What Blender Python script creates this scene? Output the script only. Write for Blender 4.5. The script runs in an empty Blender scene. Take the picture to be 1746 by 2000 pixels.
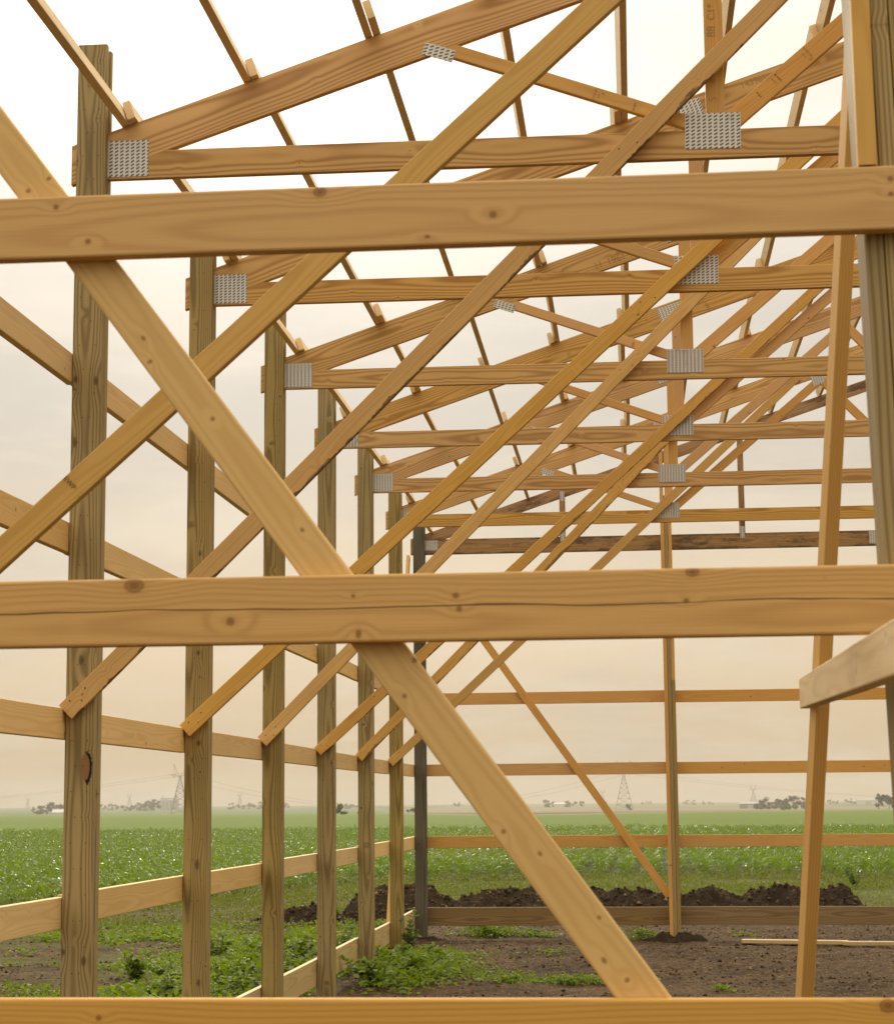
import bpy, bmesh, math, random
import numpy as np
from mathutils import Vector, Matrix

sc = bpy.context.scene
C = sc.collection
random.seed(7)
RNG = np.random.default_rng(11)

# ------------------------------------------------------------------ camera
F_PX, PITCH, YAW, ROLL, EYE = 3876.58, 0.1452, 0.0913, -0.0080, 1.6022
fwd = Vector((-math.sin(YAW) * math.cos(PITCH), math.cos(YAW) * math.cos(PITCH), math.sin(PITCH)))
rgt = Vector((math.cos(YAW), math.sin(YAW), 0))
upv = rgt.cross(fwd)
r2 = math.cos(ROLL) * rgt + math.sin(ROLL) * upv
u2 = -math.sin(ROLL) * rgt + math.cos(ROLL) * upv
cam = bpy.data.cameras.new('camera')
cam.sensor_fit = 'HORIZONTAL'
cam.sensor_width = 36.0
cam.lens = F_PX * 36.0 / 1746.0
cam.clip_start, cam.clip_end = 0.1, 20000
cam.dof.use_dof = True
cam.dof.focus_distance = 12.5
cam.dof.aperture_fstop = 13.0
camo = bpy.data.objects.new('camera', cam)
C.objects.link(camo)
M = Matrix((r2, u2, -fwd)).transposed().to_4x4()
M.translation = (0, 0, EYE)
camo.matrix_world = M
sc.camera = camo

# ------------------------------------------------------------------ light
SUN_AZ, SUN_EL = math.radians(-10.0), math.radians(22.5)
sdir = Vector((math.sin(SUN_AZ) * math.cos(SUN_EL), math.cos(SUN_AZ) * math.cos(SUN_EL), math.sin(SUN_EL)))
sl = bpy.data.lights.new('sun', 'SUN')
sl.energy, sl.angle, sl.color = 1.5, math.radians(12), (1.0, 0.88, 0.68)
so = bpy.data.objects.new('sun', sl)
C.objects.link(so)
so.rotation_euler = sdir.to_track_quat('Z', 'Y').to_euler()

sc.view_settings.view_transform = 'Standard'
sc.view_settings.look = 'None'
sc.view_settings.exposure = -0.20
sc.view_settings.gamma = 1.0
sc.view_settings.use_curve_mapping = False


class NT:
    """tiny node-tree helper: sockets in, sockets out"""
    def __init__(self, tree):
        self.t = tree; self.n = tree.nodes; self.l = tree.links

    def node(self, kind, **kw):
        nd = self.n.new(kind)
        for k, v in kw.items():
            setattr(nd, k, v)
        return nd

    def put(self, sock, v):
        if v is None:
            return
        if isinstance(v, bpy.types.NodeSocket):
            self.l.new(v, sock)
        elif isinstance(v, (tuple, list)) and sock.type == 'RGBA' and len(v) == 3:
            sock.default_value = (*v, 1)
        else:
            sock.default_value = v

    def m(self, op, a, b=None, c=None, clamp=False):
        nd = self.node('ShaderNodeMath', operation=op, use_clamp=clamp)
        self.put(nd.inputs[0], a); self.put(nd.inputs[1], b); self.put(nd.inputs[2], c)
        return nd.outputs[0]

    def ss(self, x, e0, e1, o0=0.0, o1=1.0):
        nd = self.node('ShaderNodeMapRange', interpolation_type='SMOOTHSTEP')
        for i, v in enumerate((x, e0, e1, o0, o1)):
            self.put(nd.inputs[i], v)
        return nd.outputs[0]

    def vec(self, x, y, z):
        nd = self.node('ShaderNodeCombineXYZ')
        for i, v in enumerate((x, y, z)):
            self.put(nd.inputs[i], v)
        return nd.outputs[0]

    def xyz(self, v):
        nd = self.node('ShaderNodeSeparateXYZ'); self.put(nd.inputs[0], v)
        return nd.outputs

    def noise(self, v, scale=1.0, detail=2.0, rough=0.5, dist=0.0):
        nd = self.node('ShaderNodeTexNoise')
        self.put(nd.inputs['Vector'], v); nd.inputs['Scale'].default_value = scale
        nd.inputs['Detail'].default_value = detail; nd.inputs['Roughness'].default_value = rough
        nd.inputs['Distortion'].default_value = dist
        return nd.outputs['Fac']

    def mix(self, f, a, b, mode='MIX'):
        nd = self.node('ShaderNodeMix', data_type='RGBA', blend_type=mode)
        self.put(nd.inputs['Factor'], f); self.put(nd.inputs['A'], a); self.put(nd.inputs['B'], b)
        return nd.outputs['Result']

    def bump(self, h, strength, dist):
        nd = self.node('ShaderNodeBump')
        nd.inputs['Strength'].default_value = strength; nd.inputs['Distance'].default_value = dist
        self.put(nd.inputs['Height'], h)
        return nd.outputs[0]


# world: thin bright overcast over a hazy sky, sun behind the cloud
w = bpy.data.worlds.new('World'); sc.world = w; w.use_nodes = True
g = NT(w.node_tree); g.n.clear()
tc = g.node('ShaderNodeTexCoord').outputs['Generated']
dx, dy, dz = g.xyz(tc)
el = g.m('MAXIMUM', dz, 0.0)
sky = g.node('ShaderNodeTexSky', sky_type='NISHITA', sun_disc=False, sun_elevation=SUN_EL,
             sun_rotation=SUN_AZ, dust_density=6.0, air_density=1.0, ozone_density=1.0)
dotn = g.node('ShaderNodeVectorMath', operation='DOT_PRODUCT')
g.put(dotn.inputs[0], tc); dotn.inputs[1].default_value = sdir
dt = g.m('MAXIMUM', dotn.outputs['Value'], 0.0)
cv = g.vec(g.m('ADD', g.m('DIVIDE', dx, g.m('ADD', el, 0.22)), 5.3), g.m('DIVIDE', dy, g.m('ADD', el, 0.22)), g.m('MULTIPLY', el, 9.0))
c1 = g.noise(cv, 0.9, 5.0, 0.55, 0.4)
c2 = g.noise(cv, 2.3, 5.0, 0.6, 0.3)
ramp = g.node('ShaderNodeValToRGB'); g.put(ramp.inputs[0], el)
rr_ = ramp.color_ramp; rr_.interpolation = 'EASE'
stops = [(0.0, (0.70, 0.52, 0.31)), (0.09, (0.86, 0.68, 0.46)), (0.20, (0.60, 0.545, 0.465)), (0.40, (0.86, 0.81, 0.725))]
rr_.elements[0].position, rr_.elements[0].color = stops[0][0], (*stops[0][1], 1)
rr_.elements[1].position, rr_.elements[1].color = stops[-1][0], (*stops[-1][1], 1)
for ps, cl_ in stops[1:-1]:
    rr_.elements.new(ps).color = (*cl_, 1)
grey = g.mix(g.ss(c1, 0.44, 0.64, 0.0, 0.55), ramp.outputs[0], (0.61, 0.555, 0.465))
grey = g.mix(g.ss(c2, 0.40, 0.70, 0.0, 0.42), grey, (0.88, 0.78, 0.62))
gain = g.m('MULTIPLY_ADD', g.m('POWER', el, 1.7), 2.4, 1.0)         # overcast sky brightens to the zenith
glow = g.m('ADD', g.m('MULTIPLY', g.m('POWER', dt, 220.0), 0.75), g.m('MULTIPLY', g.m('POWER', dt, 24.0), 0.24))
skyc = g.node('ShaderNodeVectorMath', operation='SCALE'); g.put(skyc.inputs[0], grey); g.put(skyc.inputs['Scale'], gain)
gl = g.node('ShaderNodeVectorMath', operation='SCALE'); gl.inputs[0].default_value = (1.0, 0.955, 0.87); g.put(gl.inputs['Scale'], glow)
ns = g.node('ShaderNodeVectorMath', operation='SCALE'); g.put(ns.inputs[0], sky.outputs[0]); ns.inputs['Scale'].default_value = 0.0012
a1 = g.node('ShaderNodeVectorMath', operation='ADD'); g.put(a1.inputs[0], skyc.outputs[0]); g.put(a1.inputs[1], gl.outputs[0])
a2 = g.node('ShaderNodeVectorMath', operation='ADD'); g.put(a2.inputs[0], a1.outputs[0]); g.put(a2.inputs[1], ns.outputs[0])
bg = g.node('ShaderNodeBackground'); g.put(bg.inputs['Color'], a2.outputs[0]); bg.inputs['Strength'].default_value = 1.0
g.l.new(bg.outputs[0], g.node('ShaderNodeOutputWorld').inputs[0])


# ------------------------------------------------------------------ materials
def new_mat(name):
    mt = bpy.data.materials.new(name); mt.use_nodes = True
    t = NT(mt.node_tree)
    return mt, t, t.n['Principled BSDF']


def wood(name, light, dark, contrast=0.5, ring=0.0075, knotr=1.0, knots=(), crack=None, dirt=0.0,
         rough=0.62, warp=0.05, nails=False, tone=0.30, vary=0.22, hole=None, wane=False):
    mt, t, b = new_mat(name)
    ob = t.node('ShaderNodeTexCoord').outputs['Object']
    rnd = t.node('ShaderNodeObjectInfo').outputs['Random']
    x, y, z = t.xyz(ob)
    fr = lambda k: t.m('FRACT', t.m('MULTIPLY', rnd, k))
    xo = t.m('MULTIPLY_ADD', rnd, 37.0, x)
    zo = t.m('MULTIPLY_ADD', rnd, 9.0, z)
    # random knots
    vo = t.node('ShaderNodeTexVoronoi', voronoi_dimensions='2D', feature='F1')
    t.put(vo.inputs['Vector'], t.vec(t.m('DIVIDE', xo, 0.27), t.m('DIVIDE', zo, 0.24), 0.0)); vo.inputs['Scale'].default_value = 1.0
    kd = vo.outputs['Distance']
    cr = t.xyz(vo.outputs['Color'])[0]
    kr = t.m('MULTIPLY', t.m('MULTIPLY_ADD', t.m('POWER', cr, 3.0), 0.055, 0.010), knotr)
    kn = t.ss(kd, kr, t.m('MULTIPLY', kr, 0.45))
    # growth rings around a pith line outside the board, wandering along the length
    n1 = t.noise(t.vec(t.m('MULTIPLY', xo, 0.75), t.m('MULTIPLY', y, 3.0), t.m('MULTIPLY', z, 3.0)), 1.0, 2.0, 0.45)
    oy = t.m('MULTIPLY_ADD', fr(13.7), 0.09, 0.035)
    oz = t.m('MULTIPLY_ADD', fr(5.13), 0.10, -0.05)
    yy = t.m('ADD', y, oy); zz = t.m('ADD', z, oz)
    r = t.m('SQRT', t.m('ADD', t.m('MULTIPLY', yy, yy), t.m('MULTIPLY', zz, zz)))
    r = t.m('MULTIPLY_ADD', t.m('SUBTRACT', n1, 0.5), warp, r)
    r = t.m('ADD', r, t.ss(kd, 0.0, 0.15, 0.007 * knotr, 0.0))
    kds = []
    for (kx_, kz_, rx_, rz_) in knots:       # knots of one known board, x along it, z across
        ex = t.m('DIVIDE', t.m('SUBTRACT', x, kx_), rx_); ez = t.m('DIVIDE', t.m('SUBTRACT', z, kz_), rz_)
        ds = t.m('SQRT', t.m('ADD', t.m('MULTIPLY', ex, ex), t.m('MULTIPLY', ez, ez)))
        dl_ = t.m('SQRT', t.m('ADD', t.m('MULTIPLY', t.m('MULTIPLY', ex, 0.45), t.m('MULTIPLY', ex, 0.45)), t.m('MULTIPLY', ez, ez)))
        r = t.m('ADD', r, t.ss(dl_, 0.4, 4.0, min(0.012, rz_ * 1.1), 0.0))
        kds.append(ds)
    sn = t.m('SINE', t.m('MULTIPLY', r, 2 * math.pi / ring))
    rg = t.m('POWER', t.m('MULTIPLY_ADD', sn, 0.5, 0.5), 1.7)
    fib = t.noise(t.vec(t.m('MULTIPLY', xo, 5.0), t.m('MULTIPLY', y, 260.0), t.m('MULTIPLY', zo, 260.0)), 1.0, 2.0, 0.6)
    big = t.noise(t.vec(t.m('MULTIPLY', xo, 1.3), 0.0, t.m('MULTIPLY', zo, 7.0)), 1.0, 3.0, 0.55)
    f = t.m('MULTIPLY', rg, contrast)
    f = t.m('MULTIPLY_ADD', t.m('SUBTRACT', fib, 0.5), 0.35, f, clamp=True)
    col = t.mix(f, light, dark)
    val = t.m('ADD', t.m('MULTIPLY_ADD', t.m('SUBTRACT', big, 0.5), tone, 1.0 - vary * 0.5), t.m('MULTIPLY', fr(3.37), vary))
    hs = t.node('ShaderNodeHueSaturation'); t.put(hs.inputs['Color'], col); t.put(hs.inputs['Value'], val)
    t.put(hs.inputs['Saturation'], t.m('MULTIPLY_ADD', fr(7.91), 0.16, 0.94))
    t.put(hs.inputs['Hue'], t.m('MULTIPLY_ADD', fr(2.71), 0.006 if vary else 0.0, 0.4965 if vary else 0.4985))
    col = hs.outputs[0]
    dk = tuple(c * k for c, k in zip(dark, (0.42, 0.30, 0.25)))
    col = t.mix(t.m('MULTIPLY', kn, 0.72), col, dk)
    for ds in kds:
        ds = t.m('ADD', ds, t.m('MULTIPLY', t.m('SUBTRACT', fib, 0.5), 0.5))
        col = t.mix(t.ss(ds, 2.3, 0.6, 0.0, 0.32), col, dark)
        col = t.mix(t.ss(ds, 1.25, 0.15, 0.0, 0.80), col, dk)
        col = t.mix(t.ss(t.m('ABSOLUTE', t.m('SUBTRACT', ds, 0.85)), 0.30, 0.05, 0.0, 0.40), col, tuple(c * .6 for c in dk))
    if crack is not None:
        wv = t.noise(t.vec(t.m('MULTIPLY', x, 3.1), 3.0, 0.0), 1.0, 2.0, 0.5)
        wid = t.noise(t.vec(t.m('MULTIPLY', x, 4.3), 9.0, 0.0), 1.0, 1.0, 0.5)
        cz = t.m('MULTIPLY_ADD', t.m('SUBTRACT', wv, 0.5), 0.022, crack)
        dd = t.m('ABSOLUTE', t.m('SUBTRACT', z, cz))
        lim = t.m('MULTIPLY_ADD', t.m('SUBTRACT', wid, 0.22), 0.0075, 0.0005)
        ck = t.ss(dd, lim, t.m('MULTIPLY', lim, 0.15))
        col = t.mix(t.m('MULTIPLY', ck, 0.85), col, tuple(c * .35 for c in dk))
    if hole is not None:
        hx, hz, rx, rz = hole
        ex = t.m('DIVIDE', t.m('SUBTRACT', x, hx), rx); ez = t.m('DIVIDE', t.m('SUBTRACT', z, hz), rz)
        ds = t.m('SQRT', t.m('ADD', t.m('MULTIPLY', ex, ex), t.m('MULTIPLY', ez, ez)))
        ds = t.m('ADD', ds, t.m('MULTIPLY', t.m('SUBTRACT', t.noise(ob, 60.0, 3.0), 0.5), 0.7))
        col = t.mix(t.ss(ds, 1.15, 0.95), col, (0.015, 0.010, 0.006))
        col = t.mix(t.ss(t.m('ADD', ds, t.m('MULTIPLY', ez, 0.45)), 0.85, 0.7), col, (0.30, 0.155, 0.065))
    if nails:
        px = t.m('SUBTRACT', t.m('FRACT', t.m('DIVIDE', xo, 0.115)), 0.5)
        alt = t.m('MULTIPLY_ADD', t.m('MODULO', t.m('FLOOR', t.m('DIVIDE', xo, 0.115)), 2.0), 0.020, 0.016)
        pz = t.m('SUBTRACT', t.m('ABSOLUTE', t.m('SUBTRACT', z, 0.0)), alt)
        dd = t.m('SQRT', t.m('ADD', t.m('POWER', t.m('MULTIPLY', px, 0.115), 2.0), t.m('POWER', pz, 2.0)))
        col = t.mix(t.ss(dd, 0.0036, 0.0018, 0.0, 0.85), col, (0.02, 0.015, 0.01))
    if wane:
        wn = t.noise(t.vec(t.m('MULTIPLY', xo, 2.0), 1.0, 0.0), 1.0, 5.0, 0.7)
        bn = t.noise(t.vec(t.m('MULTIPLY', xo, 30.0), t.m('MULTIPLY', y, 60.0), t.m('MULTIPLY', z, 90.0)), 1.0, 3.0, 0.7)
        wm = t.ss(t.m('MULTIPLY_ADD', t.m('SUBTRACT', wn, 0.62), 0.16, z), 0.026, 0.029)
        col = t.mix(t.m('MULTIPLY', wm, t.ss(bn, 0.3, 0.6, 0.35, 0.9)), col, t.mix(bn, (0.05, 0.026, 0.012), (0.20, 0.10, 0.035)))
    if dirt > 0:
        dn = t.noise(t.vec(t.m('MULTIPLY', xo, 2.2), t.m('MULTIPLY', y, 9.0), t.m('MULTIPLY', zo, 9.0)), 1.0, 5.0, 0.65)
        dn2 = t.noise(t.vec(t.m('MULTIPLY', xo, 14.0), t.m('MULTIPLY', y, 30.0), t.m('MULTIPLY', zo, 30.0)), 1.0, 4.0, 0.7)
        ed = t.ss(t.m('ABSOLUTE', z), 0.05, 0.10, 0.0, 0.16)
        dm = t.ss(t.m('ADD', t.m('MULTIPLY_ADD', dn2, 0.35, dn), ed), 0.66, 0.86, 0.0, dirt)
        col = t.mix(dm, col, (0.035, 0.028, 0.020))
    t.put(b.inputs['Base Color'], col)
    t.put(b.inputs['Roughness'], t.m('MULTIPLY_ADD', fib, 0.2, rough - 0.1))
    b.inputs['Specular IOR Level'].default_value = 0.32
    t.put(b.inputs['Normal'], t.bump(t.m('ADD', t.m('MULTIPLY', rg, 0.25), fib), 0.35, 0.0010))
    return mt


SPR_L, SPR_D = (0.66, 0.405, 0.130), (0.50, 0.265, 0.066)
GRT_L, GRT_D = (0.63, 0.368, 0.110), (0.47, 0.238, 0.056)
YP_L, YP_D = (0.70, 0.425, 0.145), (0.42, 0.210, 0.055)
TR_L, TR_D = (0.405, 0.292, 0.108), (0.200, 0.135, 0.045)
m_spruce = wood('spruce_lumber', SPR_L, SPR_D, 0.42, 0.006, 0.75, tone=0.22)
m_web = wood('spruce_web_lumber', (0.69, 0.405, 0.142), (0.52, 0.270, 0.076), 0.40, 0.006, 0.8, tone=0.22)
m_pine = wood('yellow_pine_chord', YP_L, YP_D, 0.85, 0.0125, 0.55, warp=0.075, tone=0.4, vary=0.2)
m_treated = wood('treated_pine_post', TR_L, TR_D, 0.85, 0.0085, 0.9, warp=0.05, nails=True, tone=0.5, vary=0.25)
m_pale = wood('pale_treated_board', (0.62, 0.455, 0.21), (0.42, 0.275, 0.10), 0.5, 0.009, 0.8, tone=0.4)
m_skirt = wood('treated_skirt_board', (0.30, 0.20, 0.085), (0.18, 0.105, 0.04), 0.8, 0.011, 0.9, warp=0.07, tone=0.5)
m_old = wood('weathered_dark_timber', (0.40, 0.235, 0.095), (0.22, 0.115, 0.042), 0.6, 0.009, 0.8, dirt=0.72, tone=0.5)
m_oldpost = wood('weathered_grey_post', (0.135, 0.115, 0.075), (0.06, 0.05, 0.032), 0.8, 0.008, 0.8, tone=0.8, vary=0.05)
m_purl = wood('pale_purlin_lumber', (0.82, 0.62, 0.34), (0.64, 0.43, 0.18), 0.4, 0.006, 0.8, tone=0.3)
m_stub = wood('pale_fresh_board', (0.80, 0.60, 0.32), (0.62, 0.40, 0.16), 0.4, 0.008, 0.9, tone=0.35)
m_bark = wood('waney_lumber', SPR_L, SPR_D, 0.45, 0.006, 0.8, wane=True, tone=0.3, vary=0.1)


def slot_metal():
    mt, t, b = new_mat('galvanised_nail_plate')
    ob = t.node('ShaderNodeTexCoord').outputs['Object']
    x, y, z = t.xyz(ob)
    cx = t.m('DIVIDE', x, 0.0260); rz = t.m('DIVIDE', z, 0.0170)
    px = t.m('ABSOLUTE', t.m('SUBTRACT', t.m('FRACT', cx), 0.5))
    rowsh = t.m('MULTIPLY', t.m('FRACT', cx), 0.8)
    pz = t.m('ABSOLUTE', t.m('SUBTRACT', t.m('FRACT', t.m('ADD', rz, rowsh)), 0.5))
    mk = t.m('MULTIPLY', t.ss(px, 0.33, 0.27), t.ss(pz, 0.27, 0.20))
    rn = t.node('ShaderNodeObjectInfo').outputs['Random']
    sm = t.noise(t.vec(t.m('MULTIPLY_ADD', rn, 23.0, x), y, z), 9.0, 3.0, 0.6)
    sm2 = t.noise(ob, 70.0, 3.0, 0.6)
    col = t.mix(sm2, (0.60, 0.585, 0.53), (0.76, 0.74, 0.68))
    col = t.mix(t.ss(sm, 0.60, 0.74, 0.0, 0.6), col, (0.13, 0.11, 0.09))
    col = t.mix(mk, col, (0.12, 0.095, 0.065))
    t.put(b.inputs['Base Color'], col)
    t.put(b.inputs['Metallic'], t.m('MULTIPLY_ADD', mk, -0.30, 0.30))
    b.inputs['Roughness'].default_value = 0.46
    t.put(b.inputs['Normal'], t.bump(t.m('SUBTRACT', 1.0, mk), 0.8, 0.002))
    return mt


m_plate = slot_metal()


def plain(name, col, rough=0.7, spec=0.3, var=0.25, scale=3.0, metallic=0.0, sub=None):
    mt, t, b = new_mat(name)
    p = t.node('ShaderNodeNewGeometry').outputs['Position']
    n = t.noise(p, scale, 4.0, 0.6)
    c = t.mix(n, tuple(v * (1 - var) for v in col), tuple(min(1, v * (1 + var)) for v in col))
    t.put(b.inputs['Base Color'], c)
    b.inputs['Roughness'].default_value = rough
    b.inputs['Specular IOR Level'].default_value = spec
    b.inputs['Metallic'].default_value = metallic
    return mt


m_ink = plain('black_stamp_ink', (0.20, 0.115, 0.050), 0.8, 0.1)
m_ink2 = plain('faded_stamp_ink', (0.42, 0.25, 0.10), 0.8, 0.1)


def leafmat(name, c0, c1, rough=0.45, spec=0.5, trans=0.35, scale=6.0, glint=0):
    mt, t, b = new_mat(name)
    p = t.node('ShaderNodeNewGeometry').outputs['Position']
    isl = t.node('ShaderNodeNewGeometry').outputs['Random Per Island']
    n = t.noise(p, scale, 2.0, 0.5)
    f = t.m('MULTIPLY_ADD', isl, 0.6, t.m('MULTIPLY', n, 0.5), clamp=True)
    col = t.mix(f, c0, c1)
    t.put(b.inputs['Base Color'], col)
    b.inputs['Roughness'].default_value = rough
    b.inputs['Specular IOR Level'].default_value = spec
    if glint:                       # a few waxy leaves lie flat enough to shine
        gm = t.m('GREATER_THAN', t.m('FRACT', t.m('MULTIPLY', isl, 17.3)), glint)
        t.put(b.inputs['Roughness'], t.m('MULTIPLY_ADD', gm, 0.27 - rough, rough))
        t.put(b.inputs['Specular IOR Level'], t.m('MULTIPLY_ADD', gm, 1.0 - spec, spec))
    tr = t.node('ShaderNodeBsdfTranslucent')
    hs = t.node('ShaderNodeHueSaturation'); t.put(hs.inputs['Color'], col); hs.inputs['Value'].default_value = 1.5
    hs.inputs['Saturation'].default_value = 1.1
    t.put(tr.inputs['Color'], hs.outputs[0])
    ms = t.node('ShaderNodeMixShader'); ms.inputs[0].default_value = trans
    t.l.new(b.outputs[0], ms.inputs[1]); t.l.new(tr.outputs[0], ms.inputs[2])
    t.l.new(ms.outputs[0], t.n['Material Output'].inputs['Surface'])
    return mt


m_corn = leafmat('corn_leaf', (0.085, 0.145, 0.012), (0.190, 0.255, 0.030), 0.5, 0.20, 0.45, 2.0, glint=0.92)
m_weed = leafmat('weed_leaf', (0.085, 0.145, 0.010), (0.230, 0.290, 0.022), 0.6, 0.2, 0.42)
m_weedd = leafmat('dark_weed_leaf', (0.055, 0.100, 0.010), (0.150, 0.205, 0.022), 0.6, 0.2, 0.4)
m_grass = leafmat('verge_grass', (0.085, 0.115, 0.012), (0.190, 0.205, 0.030), 0.65, 0.15, 0.35)
m_tree = leafmat('far_tree_leaf', (0.022, 0.040, 0.016), (0.048, 0.075, 0.028), 0.6, 0.2, 0.15, 0.4)
m_stem = plain('weed_stem', (0.06, 0.08, 0.025))
m_bole = plain('tree_bark', (0.07, 0.055, 0.04))
m_straw = plain('dry_straw', (0.27, 0.19, 0.085), 0.8, 0.2, 0.6, 40.0)
m_steel = plain('tower_steel', (0.19, 0.18, 0.165), 0.6, 0.4)
m_wire = plain('power_wire', (0.10, 0.09, 0.08), 0.6, 0.3)
m_bin = plain('elevator_concrete', (0.42, 0.41, 0.38), 0.7, 0.3)
m_shed = plain('shed_metal', (0.62, 0.60, 0.56), 0.5, 0.4)
m_shedd = plain('shed_wall', (0.26, 0.22, 0.19), 0.7, 0.3)


def soil_nodes(t, p):
    x, y, z = t.xyz(p)
    n1 = t.noise(p, 0.9, 6.0, 0.62)
    n2 = t.noise(p, 9.0, 6.0, 0.7)
    n3 = t.noise(p, 55.0, 3.0, 0.7)
    c = t.mix(t.ss(n1, 0.32, 0.70), (0.046, 0.026, 0.011), (0.125, 0.074, 0.031))
    c = t.mix(t.ss(n2, 0.42, 0.72, 0.0, 0.75), c, (0.175, 0.110, 0.046))
    c = t.mix(t.ss(n2, 0.44, 0.25, 0.0, 0.8), c, (0.024, 0.015, 0.007))
    n4 = t.noise(p, 26.0, 4.0, 0.7)
    c = t.mix(t.ss(n4, 0.52, 0.36, 0.0, 0.85), c, (0.020, 0.012, 0.006))
    c = t.mix(t.ss(n4, 0.56, 0.70, 0.0, 0.60), c, (0.215, 0.145, 0.070))
    c = t.mix(t.ss(n3, 0.64, 0.76, 0.0, 0.75), c, (0.36, 0.26, 0.135))
    return c, n1, n2, n3


def ground_mat():
    mt, t, b = new_mat('soil_and_fields')
    p = t.node('ShaderNodeNewGeometry').outputs['Position']
    x, y, z = t.xyz(p)
    soil, n1, n2, n3 = soil_nodes(t, p)
    # thin green tint where verge and weeds grow
    gn = t.noise(t.vec(t.m('MULTIPLY', x, 0.55), t.m('MULTIPLY', y, 0.55), 0.0), 1.0, 5.0, 0.62)
    out = t.m('MAXIMUM', t.ss(x, -2.4, -3.4), t.ss(y, 26.5, 30.5))
    gf = t.m('MULTIPLY', out, t.ss(t.m('ADD', gn, t.ss(y, 21.0, 27.0, 0.0, 0.30)), 0.46, 0.60, 0.0, 0.55))
    far = t.ss(y, 31.0, 34.5, 0.0, 0.9)
    gf = t.m('MAXIMUM', gf, t.m('MULTIPLY', far, t.ss(n2, 0.2, 0.5, 0.55, 1.0)))
    grass = t.mix(n2, (0.075, 0.092, 0.014), (0.145, 0.150, 0.030))
    col = t.mix(gf, soil, grass)
    # cropped land beyond the corn, field by field
    az = t.m('DIVIDE', x, t.m('MAXIMUM', y, 1.0))
    wob = t.noise(t.vec(t.m('MULTIPLY', x, 0.004), t.m('MULTIPLY', y, 0.004), 0.0), 1.0, 2.0)
    ends = t.node('ShaderNodeValToRGB'); e = ends.color_ramp; e.interpolation = 'B_SPLINE'
    t.put(ends.inputs[0], t.m('MULTIPLY_ADD', az, 2.0, 0.7))
    vals = [(0.06, 1350), (0.36, 1300), (0.46, 420), (0.56, 250), (0.66, 270), (0.80, 560), (0.95, 640)]
    e.elements[0].position, e.elements[0].color = vals[0][0], (vals[0][1] / 2000,) * 3 + (1,)
    e.elements[1].position, e.elements[1].color = vals[-1][0], (vals[-1][1] / 2000,) * 3 + (1,)
    for ps, v in vals[1:-1]:
        q = e.elements.new(ps); q.color = (v / 2000,) * 3 + (1,)
    yend = t.m('MULTIPLY', t.xyz(ends.outputs[0])[0], 2000.0)
    ys = t.m('MULTIPLY', y, t.m('MULTIPLY_ADD', wob, 0.3, 0.85))
    fn = t.noise(t.vec(t.m('MULTIPLY', x, 0.05), t.m('MULTIPLY', y, 0.012), 0.0), 1.0, 4.0, 0.6)
    beans = t.mix(fn, (0.095, 0.150, 0.022), (0.150, 0.190, 0.034))
    tan = t.mix(t.ss(fn, 0.3, 0.7), (0.185, 0.145, 0.080), (0.235, 0.205, 0.110))
    deep = t.mix(fn, (0.060, 0.125, 0.035), (0.095, 0.155, 0.045))
    fld = t.mix(t.ss(t.m('SUBTRACT', ys, yend), -12.0, 12.0), beans, tan)
    lf = t.ss(az, -0.10, -0.14)
    dpos = t.m('MULTIPLY', yend, t.m('MULTIPLY_ADD', lf, -0.63, 1.75))
    dl = t.ss(t.m('ABSOLUTE', t.m('SUBTRACT', ys, dpos)), 80.0, 35.0)
    dst = t.m('ADD', t.m('MULTIPLY', t.m('SUBTRACT', 1.0, lf), 2000.0), t.m('MULTIPLY', t.m('MULTIPLY', yend, 1.16), lf))
    side = t.m('MAXIMUM', lf, t.ss(az, 0.085, 0.11))
    fld = t.mix(t.m('MULTIPLY', t.ss(t.m('SUBTRACT', ys, dst), -60.0, 60.0), t.m('MULTIPLY_ADD', side, 0.6, 0.4)), fld, deep)
    fld = t.mix(dl, fld, (0.050, 0.070, 0.026))
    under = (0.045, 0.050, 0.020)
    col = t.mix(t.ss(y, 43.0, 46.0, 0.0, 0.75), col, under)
    col = t.mix(t.ss(y, 92.0, 97.0), col, fld)
    t.put(b.inputs['Base Color'], col)
    b.inputs['Roughness'].default_value = 0.92
    b.inputs['Specular IOR Level'].default_value = 0.15
    h = t.m('ADD', t.m('MULTIPLY', n2, 0.8), t.m('MULTIPLY', n3, 0.35))
    t.put(b.inputs['Normal'], t.bump(h, 0.9, 0.05))
    return mt


def mound_mat():
    mt, t, b = new_mat('dug_soil')
    p = t.node('ShaderNodeNewGeometry').outputs['Position']
    soil, n1, n2, n3 = soil_nodes(t, p)
    c = t.mix(0.72, soil, (0.026, 0.017, 0.009))
    dry = t.noise(p, 3.1, 4.0, 0.6)
    c = t.mix(t.ss(dry, 0.62, 0.74, 0.0, 0.5), c, (0.20, 0.135, 0.075))
    t.put(b.inputs['Base Color'], c)
    b.inputs['Roughness'].default_value = 0.95
    b.inputs['Specular IOR Level'].default_value = 0.15
    t.put(b.inputs['Normal'], t.bump(t.m('ADD', n2, t.m('MULTIPLY', n3, 0.4)), 1.0, 0.06))
    return mt


m_ground = ground_mat()
m_dug = mound_mat()


# ------------------------------------------------------------------ helpers
def tag(o, label=None, cat=None, group=None, kind=None):
    for k, v in (('label', label), ('category', cat), ('group', group), ('kind', kind)):
        if v:
            o[k] = v
    return o


def wmat(o):
    m = Matrix.Identity(4)
    while o is not None:
        m = o.matrix_basis @ m; o = o.parent
    return m


def empty(name, loc, parent=None):
    o = bpy.data.objects.new(name, None); o.empty_display_size = 0.2
    C.objects.link(o)
    o.parent = parent
    o.location = (wmat(parent).inverted() @ Vector(loc)) if parent else Vector(loc)
    return o


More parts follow.
